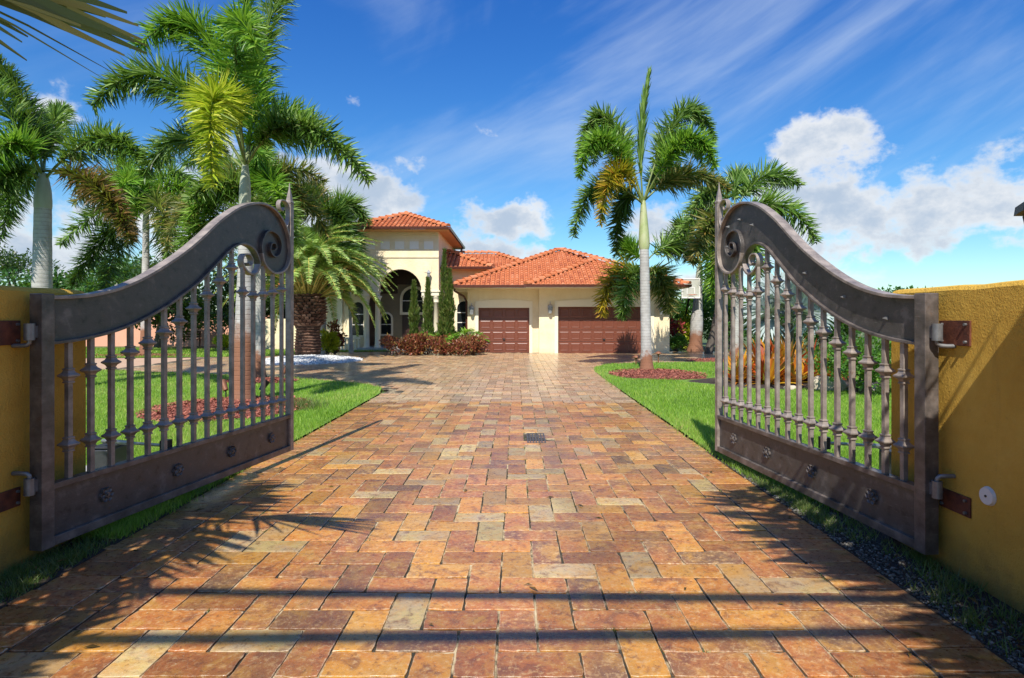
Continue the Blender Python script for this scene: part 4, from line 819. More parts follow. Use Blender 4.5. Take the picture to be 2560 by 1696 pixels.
def gate(label, H, Fe, s, studs):
    th = math.atan2(Fe[1] - H[1], Fe[0] - H[0]); root = thing('gate_leaf', label, 'gate', (H[0], H[1], .10), th, 'pair of open iron gates'); L_ = True
    top = spline(TOP, 6); low = spline(LOW, 6)
    MB().box(-.035, .055, -.05, .05, 0, 1.715).build('hinge_post', iron_rail, root, L_, .004)
    fp = MB().box(2.935, 3.0, -.035, .035, 0, 2.885).build('end_post', iron_bar, root, L_, .003)
    MB().lathe([(.046, 2.885), (.052, 2.90), (.052, 2.915), (.04, 2.925), (.028, 2.99), (.012, 3.06), (.003, 3.14)], (2.967, 0, 0), 4, rot=math.pi / 4, sm=False).build('finial', iron_bar, fp, L_)
    poly = [tuple(p) for p in spline(TOP[:-1], 6)] + [tuple(p) for p in low[::-1][4:]]
    MB().prism(poly, -.006, .006).build('arched_panel', iron, root, L_)
    MB().sweep(top, .024, -.048, .048).build('top_rail', iron_bar, root, L_, .003)
    MB().sweep(low, .022, -.036, .036).build('lower_rail', iron_rail, root, L_, .003)
    MB().sweep(spline(SPIRAL, 7), .022, -.046, .046, t1=.012).build('scroll', iron, root, L_, .002)
    MB().sweep(spline(CURL, 7), .022, -.034, .034, t1=.012).build('scroll', iron_bar, root, L_, .002)
    MB().sweep(spline(HOOK, 7), .018, -.026, .026, t1=.010).build('scroll', iron_bar, root, L_, .002)
    lu, lv = np.array([p[0] for p in low]), np.array([p[1] for p in low])
    cpf = [(r_ * .83, z_ * .9) for r_, z_ in [(.0225, -.062), (.031, -.058), (.031, -.048), (.024, -.044), (.034, -.022), (.056, -.006), (.056, .004), (.036, .020), (.026, .040), (.032, .045), (.032, .054), (.0225, .058)]]
    sq = math.sqrt(2)
    for i in range(16):
        u = .20 + .1735 * i; zt = float(np.interp(u, lu, lv)) - .005 if u < 2.0 else [2.09, 2.02, 2.12, 2.055, 2.10][i - 11]
        b = MB().box(u - .0175, u + .0175, -.0175, .0175, .42, zt).build('bar', iron_bar, root, L_, .002)
        for zc in (CUP[i], .668 - .022 * u): MB().lathe([(r * sq, z) for r, z in cpf], (u, 0, zc), 4, rot=math.pi / 4, sm=False).build('collar', iron_bar, b, L_)
    MB().box(.055, 2.935, -.036, .036, 0, .062).build('bottom_rail', iron_rail, root, L_, .003)
    MB().box(.055, 2.935, -.036, .036, .385, .425).build('middle_rail', iron_rail, root, L_, .003)
    MB().box(.055, 2.935, -.006, .006, .0625, .3845).build('kick_panel', iron, root, L_)
    for u in (.49, 1.21, 1.92, 2.59):
        mb = MB(); z = .222; y0 = s * .006
        for k in range(6):
            a = 2 * math.pi * k / 6; cx, cz = u + .036 * math.cos(a), z + .036 * math.sin(a)
            pts = [(cx + .021 * math.cos(t), cz + .021 * math.sin(t)) for t in np.linspace(0, 6.283, 11)[:-1]]; inn = [(cx + .010 * math.cos(t), cz + .010 * math.sin(t)) for t in np.linspace(0, 6.283, 11)[:-1]]
            V = [(p[0], y0, p[1]) for p in pts] + [(p[0], y0 + s * .020, p[1]) for p in pts] + [(p[0], y0 + s * .008, p[1]) for p in inn]
            mb.add(V, [(j, (j + 1) % 10, 10 + (j + 1) % 10, 10 + j) for j in range(10)] + [(10 + j, 10 + (j + 1) % 10, 20 + (j + 1) % 10, 20 + j) for j in range(10)] + [tuple(range(20, 30))])
        for rr, hh in ((.024, .024), (.012, .034)):
            pts = [(u + rr * math.cos(t), z + rr * math.sin(t)) for t in np.linspace(0, 6.283, 13)[:-1]]
            mb.add([(p[0], y0, p[1]) for p in pts] + [(u + (p[0] - u) * .8, y0 + s * hh, z + (p[1] - z) * .8) for p in pts], [(j, (j + 1) % 12, 12 + (j + 1) % 12, 12 + j) for j in range(12)] + [tuple(range(12, 24))])
        mb.build('rosette', iron_rail, root, L_)
    for u, v in studs:
        MB().add([(u - .013, s * .006, v - .013), (u + .013, s * .006, v - .013), (u + .013, s * .006, v + .013), (u - .013, s * .006, v + .013), (u, s * .045, v)], [(0, 1, 4), (1, 2, 4), (2, 3, 4), (3, 0, 4)]).build('stud', galv, root, L_)
    for zc, up in ((1.46, -1), (.44, 1)):
        b = MB().tube([(-.075, 0, zc - .055), (-.075, 0, zc + .055)], .031, 14).box(-.06, -.03, -.02, .02, zc - .04, zc + .04).build('hinge_barrel', galv, root, L_)
        e = zc + up * .055
        MB().tube([(-.075, 0, e), (-.076, 0, e + up * .018), (-.082, -s * .012, e + up * .032), (-.095, -s * .045, e + up * .036), (-.105, -s * .095, e + up * .036)], .014, 10).build('hinge_pin', galv, b, L_)
    return root
RH, RF, LH, LF = (2.72, 3.83), (2.37, 6.81), (-3.19, 3.89), (-2.66, 6.81)
gate('ornate iron gate leaf on the left, swung open, its scroll panel in shade', LH, LF, -1, [])
gate('ornate iron gate leaf on the right, swung open, with sunlit scroll and studs', RH, RF, 1, [(2.72, 2.58), (2.46, 2.62), (2.2, 2.52), (2.74, 2.36), (1.3, 1.95), (.8, 1.72), (.35, 1.55)])

# boundary walls
def wall(label, X, t, y1, ztop):
    root = thing('wall', label, 'wall', (X, y1, 0)); V = []; Fc = []; ny = 60; ys = np.linspace(-5, y1, ny); sgn = 1 if t > 0 else -1
    prof = [(0, -.05), (0, ztop - .03), (.02 * sgn, ztop - .006), (.06 * sgn, ztop + .004), (t - .05 * sgn, ztop), (t, ztop - .03), (t, -.05)]
    for y in ys:
        jz = random.gauss(0, .003)
        for q, z in prof: V.append((X + q, y, z + (jz if z > 1 else 0)))
    k = len(prof)
    Fc = [(i * k + j, i * k + j + 1, (i + 1) * k + j + 1, (i + 1) * k + j) for i in range(ny - 1) for j in range(k - 1)] + [tuple(range(k)), tuple(range((ny - 1) * k, ny * k))]
    mb = MB(); mb.add(V, Fc); mb.build('masonry', ochre, root)
    yr = [(3.62, 3.86)]
    for (z0, z1) in ((1.475, 1.635), (.405, .53)):
        yy0, yy1 = 3.60, 3.86
        p = MB().box(X - .012 * sgn if sgn > 0 else X, X if sgn > 0 else X + .012, yy0, yy1, z0, z1).build('hinge_plate', rust, root, bevel=.002)
        for yb in (yy0 + .03, yy1 - .03):
            for zb in (z0 + .025, z1 - .025): MB().tube([(X - sgn * .012, yb, zb), (X - sgn * .026, yb, zb)], .010, 6, sm=False).build('bolt', galv, p)
    return root
WL = wall('ochre stucco wall on the left that carries the shaded gate leaf', -3.31, -.28, 4.46, 1.86)
WR = wall('ochre stucco wall on the right with a round white sensor cover', 2.83, .28, 4.37, 1.86)
mb = MB(); V = [(2.829, 3.47 + .058 * math.cos(a), .585 + .058 * math.sin(a)) for a in np.linspace(0, 6.283, 25)[:-1]]; V2 = [(2.812, 3.47 + .05 * math.cos(a), .585 + .05 * math.sin(a)) for a in np.linspace(0, 6.283, 25)[:-1]]
mb.add(V + V2, [(j, (j + 1) % 24, 24 + (j + 1) % 24, 24 + j) for j in range(24)] + [tuple(range(24, 48))]); sc_ = mb.build('sensor_cover', whitep, WR)
MB().tube([(2.8125, 3.47, .585), (2.808, 3.47, .585)], .008, 8).build('sensor_lens', blackm, sc_)
pr = thing('gate_pillar', 'ochre stucco pillar just outside the right edge that shades the wall', 'pillar', (2.62, 2.2, 0))
MB().box(2.42, 2.825, 1.95, 2.50, -.05, 2.47).build('shaft', ochre, pr, bevel=.02); MB().box(2.38, 2.829, 1.91, 2.54, 2.471, 2.53).build('cap', ochre, pr, bevel=.015)
lt = thing('pillar_lantern', 'black bracket lantern cut off by the right edge of the picture', 'lantern', (2.14, 2.28, 1.75))
lx, ly = 2.15, 2.28
MB().tube([(2.419, ly, 2.06), (2.34, ly, 2.20), (2.22, ly, 2.24), (lx, ly, 2.20)], .014, 8).box(2.40, 2.4195, ly - .05, ly + .05, 1.95, 2.17).build('bracket', blackm, lt)
MB().lathe([(.02, .46), (.03, .43), (.06, .40), (.15, .36), (.155, .325), (.12, .322), (.02, .321)], (lx, ly, 1.75), 6, sm=False).build('cap', blackm, lt)
MB().lathe([(.115, .32), (.10, .20), (.065, .04)], (lx, ly, 1.75), 6, sm=False).build('pane', opal, lt)
fr = MB()
for k in range(6):
    a = 2 * math.pi * k / 6; fr.tube([(lx + .118 * math.cos(a), ly + .118 * math.sin(a), 2.07), (lx + .068 * math.cos(a), ly + .068 * math.sin(a), 1.79)], .008, 5)
fr.lathe([(.07, .04), (.075, .02), (.03, -.02), (.01, -.05)], (lx, ly, 1.75), 6, sm=False); fr.build('frame', blackm, lt)

# gate operators
def operator(label, x, y, sgn, gp):
    root = thing('gate_operator', label, 'gate opener', (x, y, 0))
    MB().box(x - .36, x + .36, y - .3, y + .3, -.02, .09).build('pad', concrete, root, bevel=.01)
    MB().box(x - .09, x + .09, y - .16, y + .16, .09, .33).build('case', plastic, root, bevel=.02)
    MB().box(x - .10, x + .10, y - .17, y + .17, .331, .35).build('lid', blackm, root, bevel=.008)
    g0 = np.array(gp); st = np.array((x, y - .1, .40)); MB().tube([st, st + (g0 - st) * .5], .022, 10).tube([st + (g0 - st) * .5, g0], .014, 10).build('arm', galv, root)
    MB().box(g0[0] - .035, g0[0] + .035, g0[1] - .035, g0[1] + .035, g0[2] - .05, g0[2] + .05).build('bracket', blackm, root)
operator('gate opener on a concrete pad behind the left gate', -4.2, 6.0, 1, (-3.05, 5.05, .54)); operator('gate opener on a concrete pad behind the right gate', 3.75, 5.7, -1, (2.65, 4.98, .58))

# drain grate in the drive
dg = thing('drain_grate', 'small dark drain grate set in the pavers', 'drain', (.27, 7.98, 0)); m_ = MB()
m_.box(.15, .40, 7.66, 7.68, -.02, .005).box(.15, .40, 8.28, 8.30, -.02, .005).box(.15, .17, 7.6805, 8.2795, -.02, .005).box(.38, .40, 7.6805, 8.2795, -.02, .005); m_.build('frame', iron, dg)
m_ = MB()
for i in range(5): m_.box(.186 + .038 * i, .204 + .038 * i, 7.681, 8.279, -.016, .003)
for i in range(5): m_.box(.1705, .3795, 7.77 + .1 * i, 7.79 + .1 * i, -.018, .0015)
m_.build('slats', iron, dg)

# overhead wires whose shadows cross the drive
for i, (y, z) in enumerate(((-2.02, 6.6), (-2.46, 6.65))):
    o = MB().tube([(x, y + .02 * x * (1 if i else -1), z + .0016 * x * x) for x in np.linspace(-30, 30, 25)], .046, 8).build('overhead_cable', blackm)
    tag(o, ['overhead cable casting the far shadow stripe on the pavers', 'overhead cable casting the near shadow stripe on the pavers'][i], 'cable')

# ------------------------------------------------------------------ house
HOUSE = thing('house', 'cream stucco house with terracotta hip roofs, entry tower and two brown garage doors', 'house', (0, 27.3, 0))
def tiles(mb, rn, poly, rows=.33, colw=.225, cap=None):
    """barrel tiles over one roof plane; poly: eave left, eave right, then the upper corners"""
    p = [np.array(q, float) for q in poly]; e = p[1] - p[0]; e[2] = 0; e /= np.linalg.norm(e); nn = np.cross(e, p[2] - p[0]); nn /= np.linalg.norm(nn)
    if nn[2] < 0: nn = -nn
    s = np.cross(nn, e)
    if s[2] < 0: s = -s
    q2 = [((x - p[0]).dot(e), (x - p[0]).dot(s)) for x in p]; um = [min(q[0] for q in q2), max(q[0] for q in q2)]; vm = max(q[1] for q in q2)
    b = len(mb.v); mb.add([x - nn * .02 for x in p], [tuple(range(len(p)))], 1); rn.append(.2)
    na = 5; hR = colw * .33
    for c in range(int((um[1] - um[0]) / colw) + 1):
        u = um[0] + (c + .5) * colw
        for r in range(int(vm / rows) + 1):
            v0 = r * rows - .06; vc = v0 + rows * .6
            if not inpoly(np.array(u), np.array(max(vc, .03)), q2): continue
            V = []
            for v, lift, sc in ((v0, .05, 1.0), (v0 + rows * 1.04, .012, .86)):
                for k in range(na):
                    a = math.pi * k / (na - 1); V.append(p[0] + e * (u - hR * 1.15 * sc * math.cos(a)) + s * v + nn * (lift + hR * .95 * sc * math.sin(a) - .02))
            mb.add(V, [(k, k + 1, na + k + 1, na + k) for k in range(na - 1)] + [tuple(range(na))], 0, False); rn.extend([random.random()] * na)
def caps(mb, rn, a, b):
    a, b = np.array(a, float), np.array(b, float); L = np.linalg.norm(b - a); n = max(2, int(L / .4)); d = (b - a) / L; sd_ = np.cross(d, (0, 0, 1.)); sd_ /= np.linalg.norm(sd_); up = np.cross(sd_, d)
    for i in range(n):
        V = []
        for t, r, l in ((i / n, .15, .07), ((i + 1.12) / n, .115, .02)):
            c = a + (b - a) * min(t, 1.02) + up * l
            V += [c + sd_ * (r * math.cos(k * math.pi / 5)) + up * (r * math.sin(k * math.pi / 5)) for k in range(6)]
        mb.add(V, [(k, k + 1, 7 + k, 6 + k) for k in range(5)] + [tuple(range(6))], 0); rn.extend([random.uniform(.3, 1)] * 6)
def roof(planes, hips, name='roof'):
    mb = MB(); rn = []
    for p in planes: tiles(mb, rn, p)
    for h in hips: caps(mb, rn, *h)
    o = mesh_np(name, mb.v, mb.f, [tile, tile], HOUSE, rnd=rn, mi=mb.mi, smooth=mb.sm); return o
SL = .425
# garage wing
ex0, ex1, ey, ez = -2.98, 7.86, 26.75, 3.13; hx = (ex1 - ex0) / 2; pk = (ex0 + hx, ey + hx, ez + SL * hx); bk = ey + 2 * hx
fx0, fy = .46, 26.28; hf = (ex1 - fx0) / 2; fp_ = (fx0 + hf, fy + hf, ez + SL * hf)
roof([[(ex0, ey, ez), (ex1, ey, ez), pk], [(ex1, ey, ez), (ex1, bk, ez), pk], [(ex0, bk, ez), (ex0, ey, ez), pk],
      [(fx0, fy, ez + .01), (ex1, fy, ez + .01), fp_], [(fx0, ey + .9, ez + .01), (fx0, fy, ez + .01), fp_, (fp_[0], fp_[1] + .6, fp_[2])]],
     [((ex0, ey, ez), pk), ((fx0, fy, ez), fp_), ((ex1, fy, ez), fp_), (fp_, pk)])
def gutter(pts, r=.065, z=0):
    mb = MB()
    for a, b in zip(pts[:-1], pts[1:]):
        a, b = np.array(a, float), np.array(b, float); d = (b - a) / np.linalg.norm(b - a); n = np.cross(d, (0, 0, 1.)); V = []
        for c in (a, b): V += [c + n * x + np.array((0, 0, zz)) for x, zz in ((0, -.07), (.10, -.07), (.13, .045), (.11, .05), (0, .05))]
        mb.add(V, [(k, (k + 1) % 5, 5 + (k + 1) % 5, 5 + k) for k in range(5)] + [(4, 3, 2, 1, 0), (5, 6, 7, 8, 9)])
    return mb.build('gutter', brown, HOUSE)
gutter([(ex0, 30.6, ez), (ex0, ey, ez), (fx0 - .001, ey, ez)]); gutter([(fx0, ey - .14, ez), (fx0, fy, ez), (ex1, fy, ez), (ex1, 36, ez)])
sf = MB(); sf.box(ex0, ex1, ey, 36, ez - .10, ez - .072).box(fx0, ex1, fy, ey - .001, ez - .10, ez - .0725); sf.build('soffit', cream, HOUSE)
def facade(name, x0, x1, z0, z1, y, ops, depth, m=cream, thick=.3):
    xs = sorted({x0, x1, *[o[0] for o in ops], *[o[1] for o in ops]}); zs = sorted({z0, z1, *[o[2] for o in ops], *[o[3] for o in ops]}); mb = MB()
    for i in range(len(xs) - 1):
        for j in range(len(zs) - 1):
            cx, cz = (xs[i] + xs[i + 1]) / 2, (zs[j] + zs[j + 1]) / 2
            if any(o[0] < cx < o[1] and o[2] < cz < o[3] for o in ops): continue
            mb.add([(xs[i], y, zs[j]), (xs[i + 1], y, zs[j]), (xs[i + 1], y, zs[j + 1]), (xs[i], y, zs[j + 1])], [(0, 1, 2, 3)])
    for a, b, c, d in ops:
        mb.add([(a, y, c), (b, y, c), (b, y, d), (a, y, d), (a, y + depth, c), (b, y + depth, c), (b, y + depth, d), (a, y + depth, d)], [(1, 5, 6, 2), (2, 6, 7, 3), (3, 7, 4, 0)])
    o = mesh_np(name, mb.v, mb.f, m, HOUSE)
    bm = bmesh.new(); bm.from_mesh(o.data); bmesh.ops.remove_doubles(bm, verts=bm.verts, dist=1e-4); bmesh.ops.recalc_face_normals(bm, faces=bm.faces); bm.to_mesh(o.data); bm.free(); return o
GY, GY2 = 27.3, 27.75; dl = (-1.80, .64, 0, 2.15); dr_ = (1.98, 6.34, 0, 2.19)
facade('wall', 1.09, 7.23, -.05, 3.04, GY, [(dr_[0], dr_[1], -.05, dr_[3])], .16); facade('wall', -2.32, 1.09, -.05, 3.04, GY2, [(dl[0], dl[1], -.05, dl[3])], .16)
MB().add([(1.09, GY, -.05), (1.09, GY2, -.05), (1.09, GY2, 3.04), (1.09, GY, 3.04)], [(0, 1, 2, 3)]).add([(7.23, GY, -.05), (7.23, 37, -.05), (7.23, 37, 3.04), (7.23, GY, 3.04)], [(0, 1, 2, 3)]).add([(-2.32, GY2, -.05), (-2.32, 31, -.05), (-2.32, 31, 3.04), (-2.32, GY2, 3.04)], [(0, 1, 2, 3)]).build('wall', cream, HOUSE)
def gdoor(d, y, cols):
    x0, x1, z0, z1 = d; mb = MB(); mb.add([(x0, y, z0 - .03), (x1, y, z0 - .03), (x1, y, z1), (x0, y, z1)], [(0, 1, 2, 3)]); rows = 4; rh = (z1 - z0) / rows; cw = (x1 - x0 - .06) / cols
    for r in range(rows):
        if r: mb.box(x0, x1, y - .004, y + .001, z0 + r * rh - .006, z0 + r * rh + .006, 1)
        for c in range(cols):
            a, b = x0 + .03 + c * cw + .06, x0 + .03 + (c + 1) * cw - .06; e, f_ = z0 + r * rh + .09, z0 + (r + 1) * rh - .09; o = .018
            V = [(a, y - .001, e), (b, y - .001, e), (b, y - .001, f_), (a, y - .001, f_), (a + .03, y - .014, e + .03), (b - .03, y - .014, e + .03), (b - .03, y - .014, f_ - .03), (a + .03, y - .014, f_ - .03), (a + .06, y - .006, e + .06), (b - .06, y - .006, e + .06), (b - .06, y - .006, f_ - .06), (a + .06, y - .006, f_ - .06)]
            mb.add(V, [(0, 1, 5, 4), (1, 2, 6, 5), (2, 3, 7, 6), (3, 0, 4, 7), (4, 5, 9, 8), (5, 6, 10, 9), (6, 7, 11, 10), (7, 4, 8, 11), (8, 9, 10, 11)])
    o = mb.build('garage_door', [doorm, blackm], HOUSE, label='single brown panelled garage door' if cols == 4 else 'double-width brown panelled garage door')
    xc = (x0 + x1) / 2; MB().box(xc - .06, xc + .06, y - .06, y - .032, z0 + .62, z0 + .68).build('handle', blackm, o)
gdoor(dl, GY2 + .16, 4); gdoor(dr_, GY + .16, 8)
def surround(d, y, w, h):
    x0, x1, z0, z1 = d; n = 14; out = [(x0 - w, -.04), (x0 - w, z1 + h - .05)]; xm = (x0 + x1) / 2
    out += [(x0 - w + (x1 - x0 + 2 * w) * t, z1 + h + .10 * math.sin(math.pi * t)) for t in np.linspace(0, 1, n)] + [(x1 + w, z1 + h - .05), (x1 + w, -.04)]
    poly = out + [(x1, -.04), (x1, z1), (x0, z1), (x0, -.04)]
    MB().prism(poly, y - .035, y + .02).build('door_surround', trim, HOUSE)
surround(dl, GY2, .15, .30); surround(dr_, GY, .16, .27)
def arch_poly(x0, x1, z0, z1, n=12):
    r = (x1 - x0) / 2; c = (x0 + x1) / 2; return [(x0, z0), (x1, z0)] + [(c + r * math.cos(a), z1 - r + r * math.sin(a)) for a in np.linspace(0, math.pi, n)]
def window(x0, x1, z0, z1, y, t=.10, arch=True, bars=2):
    ap = arch_poly(x0, x1, z0, z1) if arch else [(x0, z0), (x1, z0), (x1, z1), (x0, z1)]; c = ((x0 + x1) / 2, (z0 + z1) / 2)
    ou = arch_poly(x0 - t, x1 + t, z0 - t, z1 + t) if arch else [(x0 - t, z0 - t), (x1 + t, z0 - t), (x1 + t, z1 + t), (x0 - t, z1 + t)]
    n = len(ap); mb = MB(); V = [(x, y - .07, z) for x, z in ou] + [(x, y - .07, z) for x, z in ap] + [(x, y + .0, z) for x, z in ou] + [(x, y - .005, z) for x, z in ap]
    mb.add(V, [(i, (i + 1) % n, n + (i + 1) % n, n + i) for i in range(n)] + [(i, 2 * n + i, 2 * n + (i + 1) % n, (i + 1) % n) for i in range(n)] + [(n + i, n + (i + 1) % n, 3 * n + (i + 1) % n, 3 * n + i) for i in range(n)])
    o = mb.build('window', trim, HOUSE); MB().add([(x, y - .012, z) for x, z in ap], [tuple(range(n))]).build('pane', glass, o)
    b = MB()
    for k in range(1, bars + 1): z = z0 + (z1 - z0) * k / (bars + 1) * .95; b.box(x0 + .002, x1 - .002, y - .04, y - .013, z - .02, z + .02)
    if bars: b.build('glazing_bar', whitef, o)
    return o
# entry tower
tx0, tx1, TY, tb = -7.93, -3.92, 29.4, 38.0; ac_x, ar, az_ = -5.88, 1.08, 3.06; zt = 6.08; zl = 3.06
arcp = [(ac_x + ar * math.cos(a), az_ + ar * math.sin(a)) for a in np.linspace(0, math.pi, 18)]
MB().prism([(tx0, zt), (tx0, zl)] + [(p[0], p[1]) for p in arcp[::-1]] + [(tx1, zl), (tx1, zt)], TY, TY + .35).build('tower_front', cream, HOUSE)
MB().box(tx1 - .30, tx1, TY + .351, tb, zl, zt).box(tx0, tx0 + .30, TY + .351, tb, zl, zt).build('tower_side', cream, HOUSE)
for a, b in ((tx0 - .04, ac_x - ar - .02), (ac_x + ar + .02, tx1 + .04)): MB().box(a, b, TY - .05, TY + .40, zl - .27, zl - .001).box(a - .04, b + .04, TY - .09, TY + .44, zl - .08, zl - .0015).build('entablature', trim, HOUSE)
def column(x, y, z1, r=.14):
    MB().lathe([(r * 1.6, 0), (r * 1.6, .12), (r * 1.3, .13), (r * 1.35, .2), (r * 1.05, .24), (r, .5), (r * .86, z1 - .34), (r * 1.1, z1 - .32), (r * .9, z1 - .28), (r * 1.2, z1 - .12), (r * 1.55, z1 - .05), (r * 1.55, z1)], (x, y, 0), 18).build('column', trim, HOUSE)
for x in (-7.62, -7.06, -4.62, -4.07): column(x, TY + .18, zl - .275)
MB().box(tx0 + .02, tx1 - .02, TY - .03, TY - .0, 5.55, 5.60).box(tx0 + .0, tx1 - .0, TY - .04, TY - .001, 4.72, 4.79).box(tx0, tx1, TY - .05, TY - .0015, 5.86, 6.07).build('moulding', cream, HOUSE)
for px in (926, 963, 999, 1035.6, 1071.7):
    c = P(px, 612, TY); MB().box(c[0] - .23, c[0] + .23, TY - .025, TY - .002, c[2] - .24, c[2] + .24).build('relief_panel', panelc, HOUSE)
c = P(1070, 673, TY); MB().box(c[0] - .18, c[0] + .18, TY - .02, TY - .002, c[2] - .17, c[2] + .17).build('relief_panel', cream, HOUSE)
qx0, qx1, qy, qz, qb = -8.48, -3.36, 28.68, 6.13, 37.0; qh = (qx1 - qx0) / 2; qa, qd = (qx0 + qh, qy + qh, qz + SL * qh), (qx0 + qh, qb - qh, qz + SL * qh)
roof([[(qx0, qy, qz), (qx1, qy, qz), qa], [(qx1, qy, qz), (qx1, qb, qz), qd, qa], [(qx0, qb, qz), (qx0, qy, qz), qa, qd]], [((qx0, qy, qz), qa), ((qx1, qy, qz), qa), (qa, qd)])
gutter([(qx0, qb, qz), (qx0, qy, qz), (qx1, qy, qz), (qx1, qb, qz)])
MB().box(qx0, qx1, qy, qb, qz - .10, qz - .072).build('soffit', soffit_m, HOUSE)
MB().tube([(qx1 + .05, qb - 1, qz - .08), (qx1 - .1, qb - 1.2, qz - .45), (tx1 + .07, qb - 1.4, qz - .6), (tx1 + .07, qb - 1.4, 4.5)], .05, 8).build('downspout', brown, HOUSE)
# porch interior, its shade painted into the wall, ceiling and lining colours
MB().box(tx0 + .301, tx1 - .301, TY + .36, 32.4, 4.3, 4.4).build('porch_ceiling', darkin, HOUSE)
shaded_wall = M('porch_shaded_wall', [(.20, .165, .105), (.25, .205, .13)], 2, .9)  # wall colour darkened to carry the porch shade
MB().add([(tx0 - .8, 31.9, -.05), (tx1 + .6, 31.9, -.05), (tx1 + .6, 31.9, 4.3), (tx0 - .8, 31.9, 4.3)], [(0, 1, 2, 3)]).build('wall', shaded_wall, HOUSE)
MB().box(tx0 + .35, -6.5, 31.82, 31.898, 3.0, 4.299).box(-4.75, tx1 - .35, 31.82, 31.898, 3.0, 4.299).box(-6.499, -4.751, 31.82, 31.8985, 3.5, 4.2985).box(tx0 + .302, tx0 + .34, 29.78, 31.82, .2, 4.298).box(tx1 - .34, tx1 - .302, 29.78, 31.82, 3.0, 4.298).build('porch_shade_lining', darkin, HOUSE)  # added dark sheets standing in for shade inside the arch
MB().box(-8.0, -3.8, 29.1, 31.9, -.02, .16).build('porch_step', concrete, HOUSE, bevel=.01)
window(-6.24, -5.03, 1.98, 3.30, 31.9, .14, True, 1); window(-7.42, -6.86, .78, 1.9, 31.9, .1, True, 1)
d_ = MB().box(-6.25, -5.02, 31.84, 31.90, .16, 1.82).build('entry_door', darkin, HOUSE); MB().box(-5.66, -5.62, 31.80, 31.839, .2, 1.8).build('door_stile', brown, d_); MB().tube([(-5.56, 31.80, .85), (-5.56, 31.78, 1.0), (-5.56, 31.80, 1.15)], .015, 6).build('handle', silver, d_)
# middle wing between tower and garage
facade('wall', tx1 + .001, -1.2, -.05, 4.2, 30.6, [], .1); window(-3.1, -2.35, .9, 2.55, 30.6, .12, True, 2)
mz, my_ = 4.27, 30.0; roof([[(tx1, my_, mz), (-1.2, my_, mz), (-3.9, my_ + 2.7, mz + SL * 2.7), (tx1, my_ + 2.7, mz + SL * 2.7)], [(-1.2, my_, mz), (-1.2, my_ + 3, mz), (-3.9, my_ + 2.7, mz + SL * 2.7)]], [((-1.2, my_, mz), (-3.9, my_ + 2.7, mz + SL * 2.7))])
gutter([(tx1 + .02, my_, mz), (-1.2, my_, mz), (-1.2, my_ + 3, mz)]); MB().box(tx1 + .02, -1.2, my_, 33, mz - .1, mz - .072).build('soffit', soffit_m, HOUSE)
roof([[(-8, 32, 4.0), (2.7, 32, 4.0), (-1.35, 36.05, 4.0 + SL * 4.05 - .05), (-8, 36.05, 4.0 + SL * 4.05 - .05)], [(2.7, 32, 4.0), (2.7, 40, 4.0), (-1.35, 36.05, 4.0 + SL * 4.05 - .05)]], [((2.7, 32, 4.0), (-1.35, 36.05, 5.67)), ((-8, 36.05, 5.67), (-1.35, 36.05, 5.67))])
# left wing
lz, lY = 3.22, 29.95; facade('wall', -11.9, tx0 - .001, -.05, 3.15, 30.6, [], .1)
MB().add([(-11.9, 30.6, -.05), (-11.9, 37, -.05), (-11.9, 37, 3.15), (-11.9, 30.6, 3.15)], [(0, 1, 2, 3)]).build('wall', cream, HOUSE)
roof([[(-12.5, lY, lz), (tx0, lY, lz), (tx0, lY + 4, lz + SL * 4), (-8.5, lY + 4, lz + SL * 4)], [(-12.5, lY + 8, lz), (-12.5, lY, lz), (-8.5, lY + 4, lz + SL * 4)]], [((-12.5, lY, lz), (-8.5, lY + 4, lz + SL * 4))])
gutter([(-12.5, 36, lz), (-12.5, lY, lz), (tx0 - .02, lY, lz)]); MB().box(-12.5, tx0 - .02, lY, 33, lz - .1, lz - .072).build('soffit', cream, HOUSE)
window(-8.62, -8.04, .75, 2.5, 30.6, .12, True, 2); window(-10.9, -10.2, .75, 2.5, 30.6, .12, True, 2)
MB().box(-9.42, -9.14, 30.50, 30.599, 0, 3.0).build('pilaster', trim, HOUSE)
bl = thing('balustrade', 'cream balustrade at the porch left of the entry columns', 'balustrade', (-8.45, 29.3, 0))
MB().box(-9.05, -7.86, 29.2, 29.4, .60, .68).build('rail', trim, bl, bevel=.01); MB().box(-9.05, -7.86, 29.22, 29.38, 0, .08).build('plinth', trim, bl)
for i in range(7): MB().lathe([(.05, .0801), (.05, .12), (.03, .14), (.065, .27), (.03, .46), (.05, .52), (.05, .5999)], (-8.95 + .165 * i, 29.3, 0), 10).build('baluster', trim, bl)
# lanterns on the garage wall
def wall_lantern(label, x, y, z):
    o = thing('wall_lantern', label, 'wall lantern', (x, y, z), group='silver lanterns on the garage wall')
    MB().box(x - .05, x + .05, y - .03, y - .001, z - .1, z + .15).tube([(x, y - .03, z + .05), (x, y - .12, z + .12), (x, y - .17, z + .22)], .012, 6).build('bracket', silver, o)
    yc = y - .17; MB().lathe([(.012, .34), (.02, .30), (.012, .26), (.05, .22), (.13, .14), (.135, .11), (.1, .10)], (x, yc, z), 8, sm=False).build('cap', silver, o)
    MB().lathe([(.115, .095), (.11, .0), (.075, -.17)], (x, yc, z), 8, sm=False).build('pane', smoky, o); f_ = MB()
    for k in range(8): a = math.pi * k / 4; f_.tube([(x + .118 * math.cos(a), yc + .118 * math.sin(a), z + .1), (x + .078 * math.cos(a), yc + .078 * math.sin(a), z - .18)], .009, 5)
    f_.lathe([(.085, -.17), (.08, -.2), (.03, -.24), (.01, -.28)], (x, yc, z), 8, sm=False); f_.build('frame', silver, o)
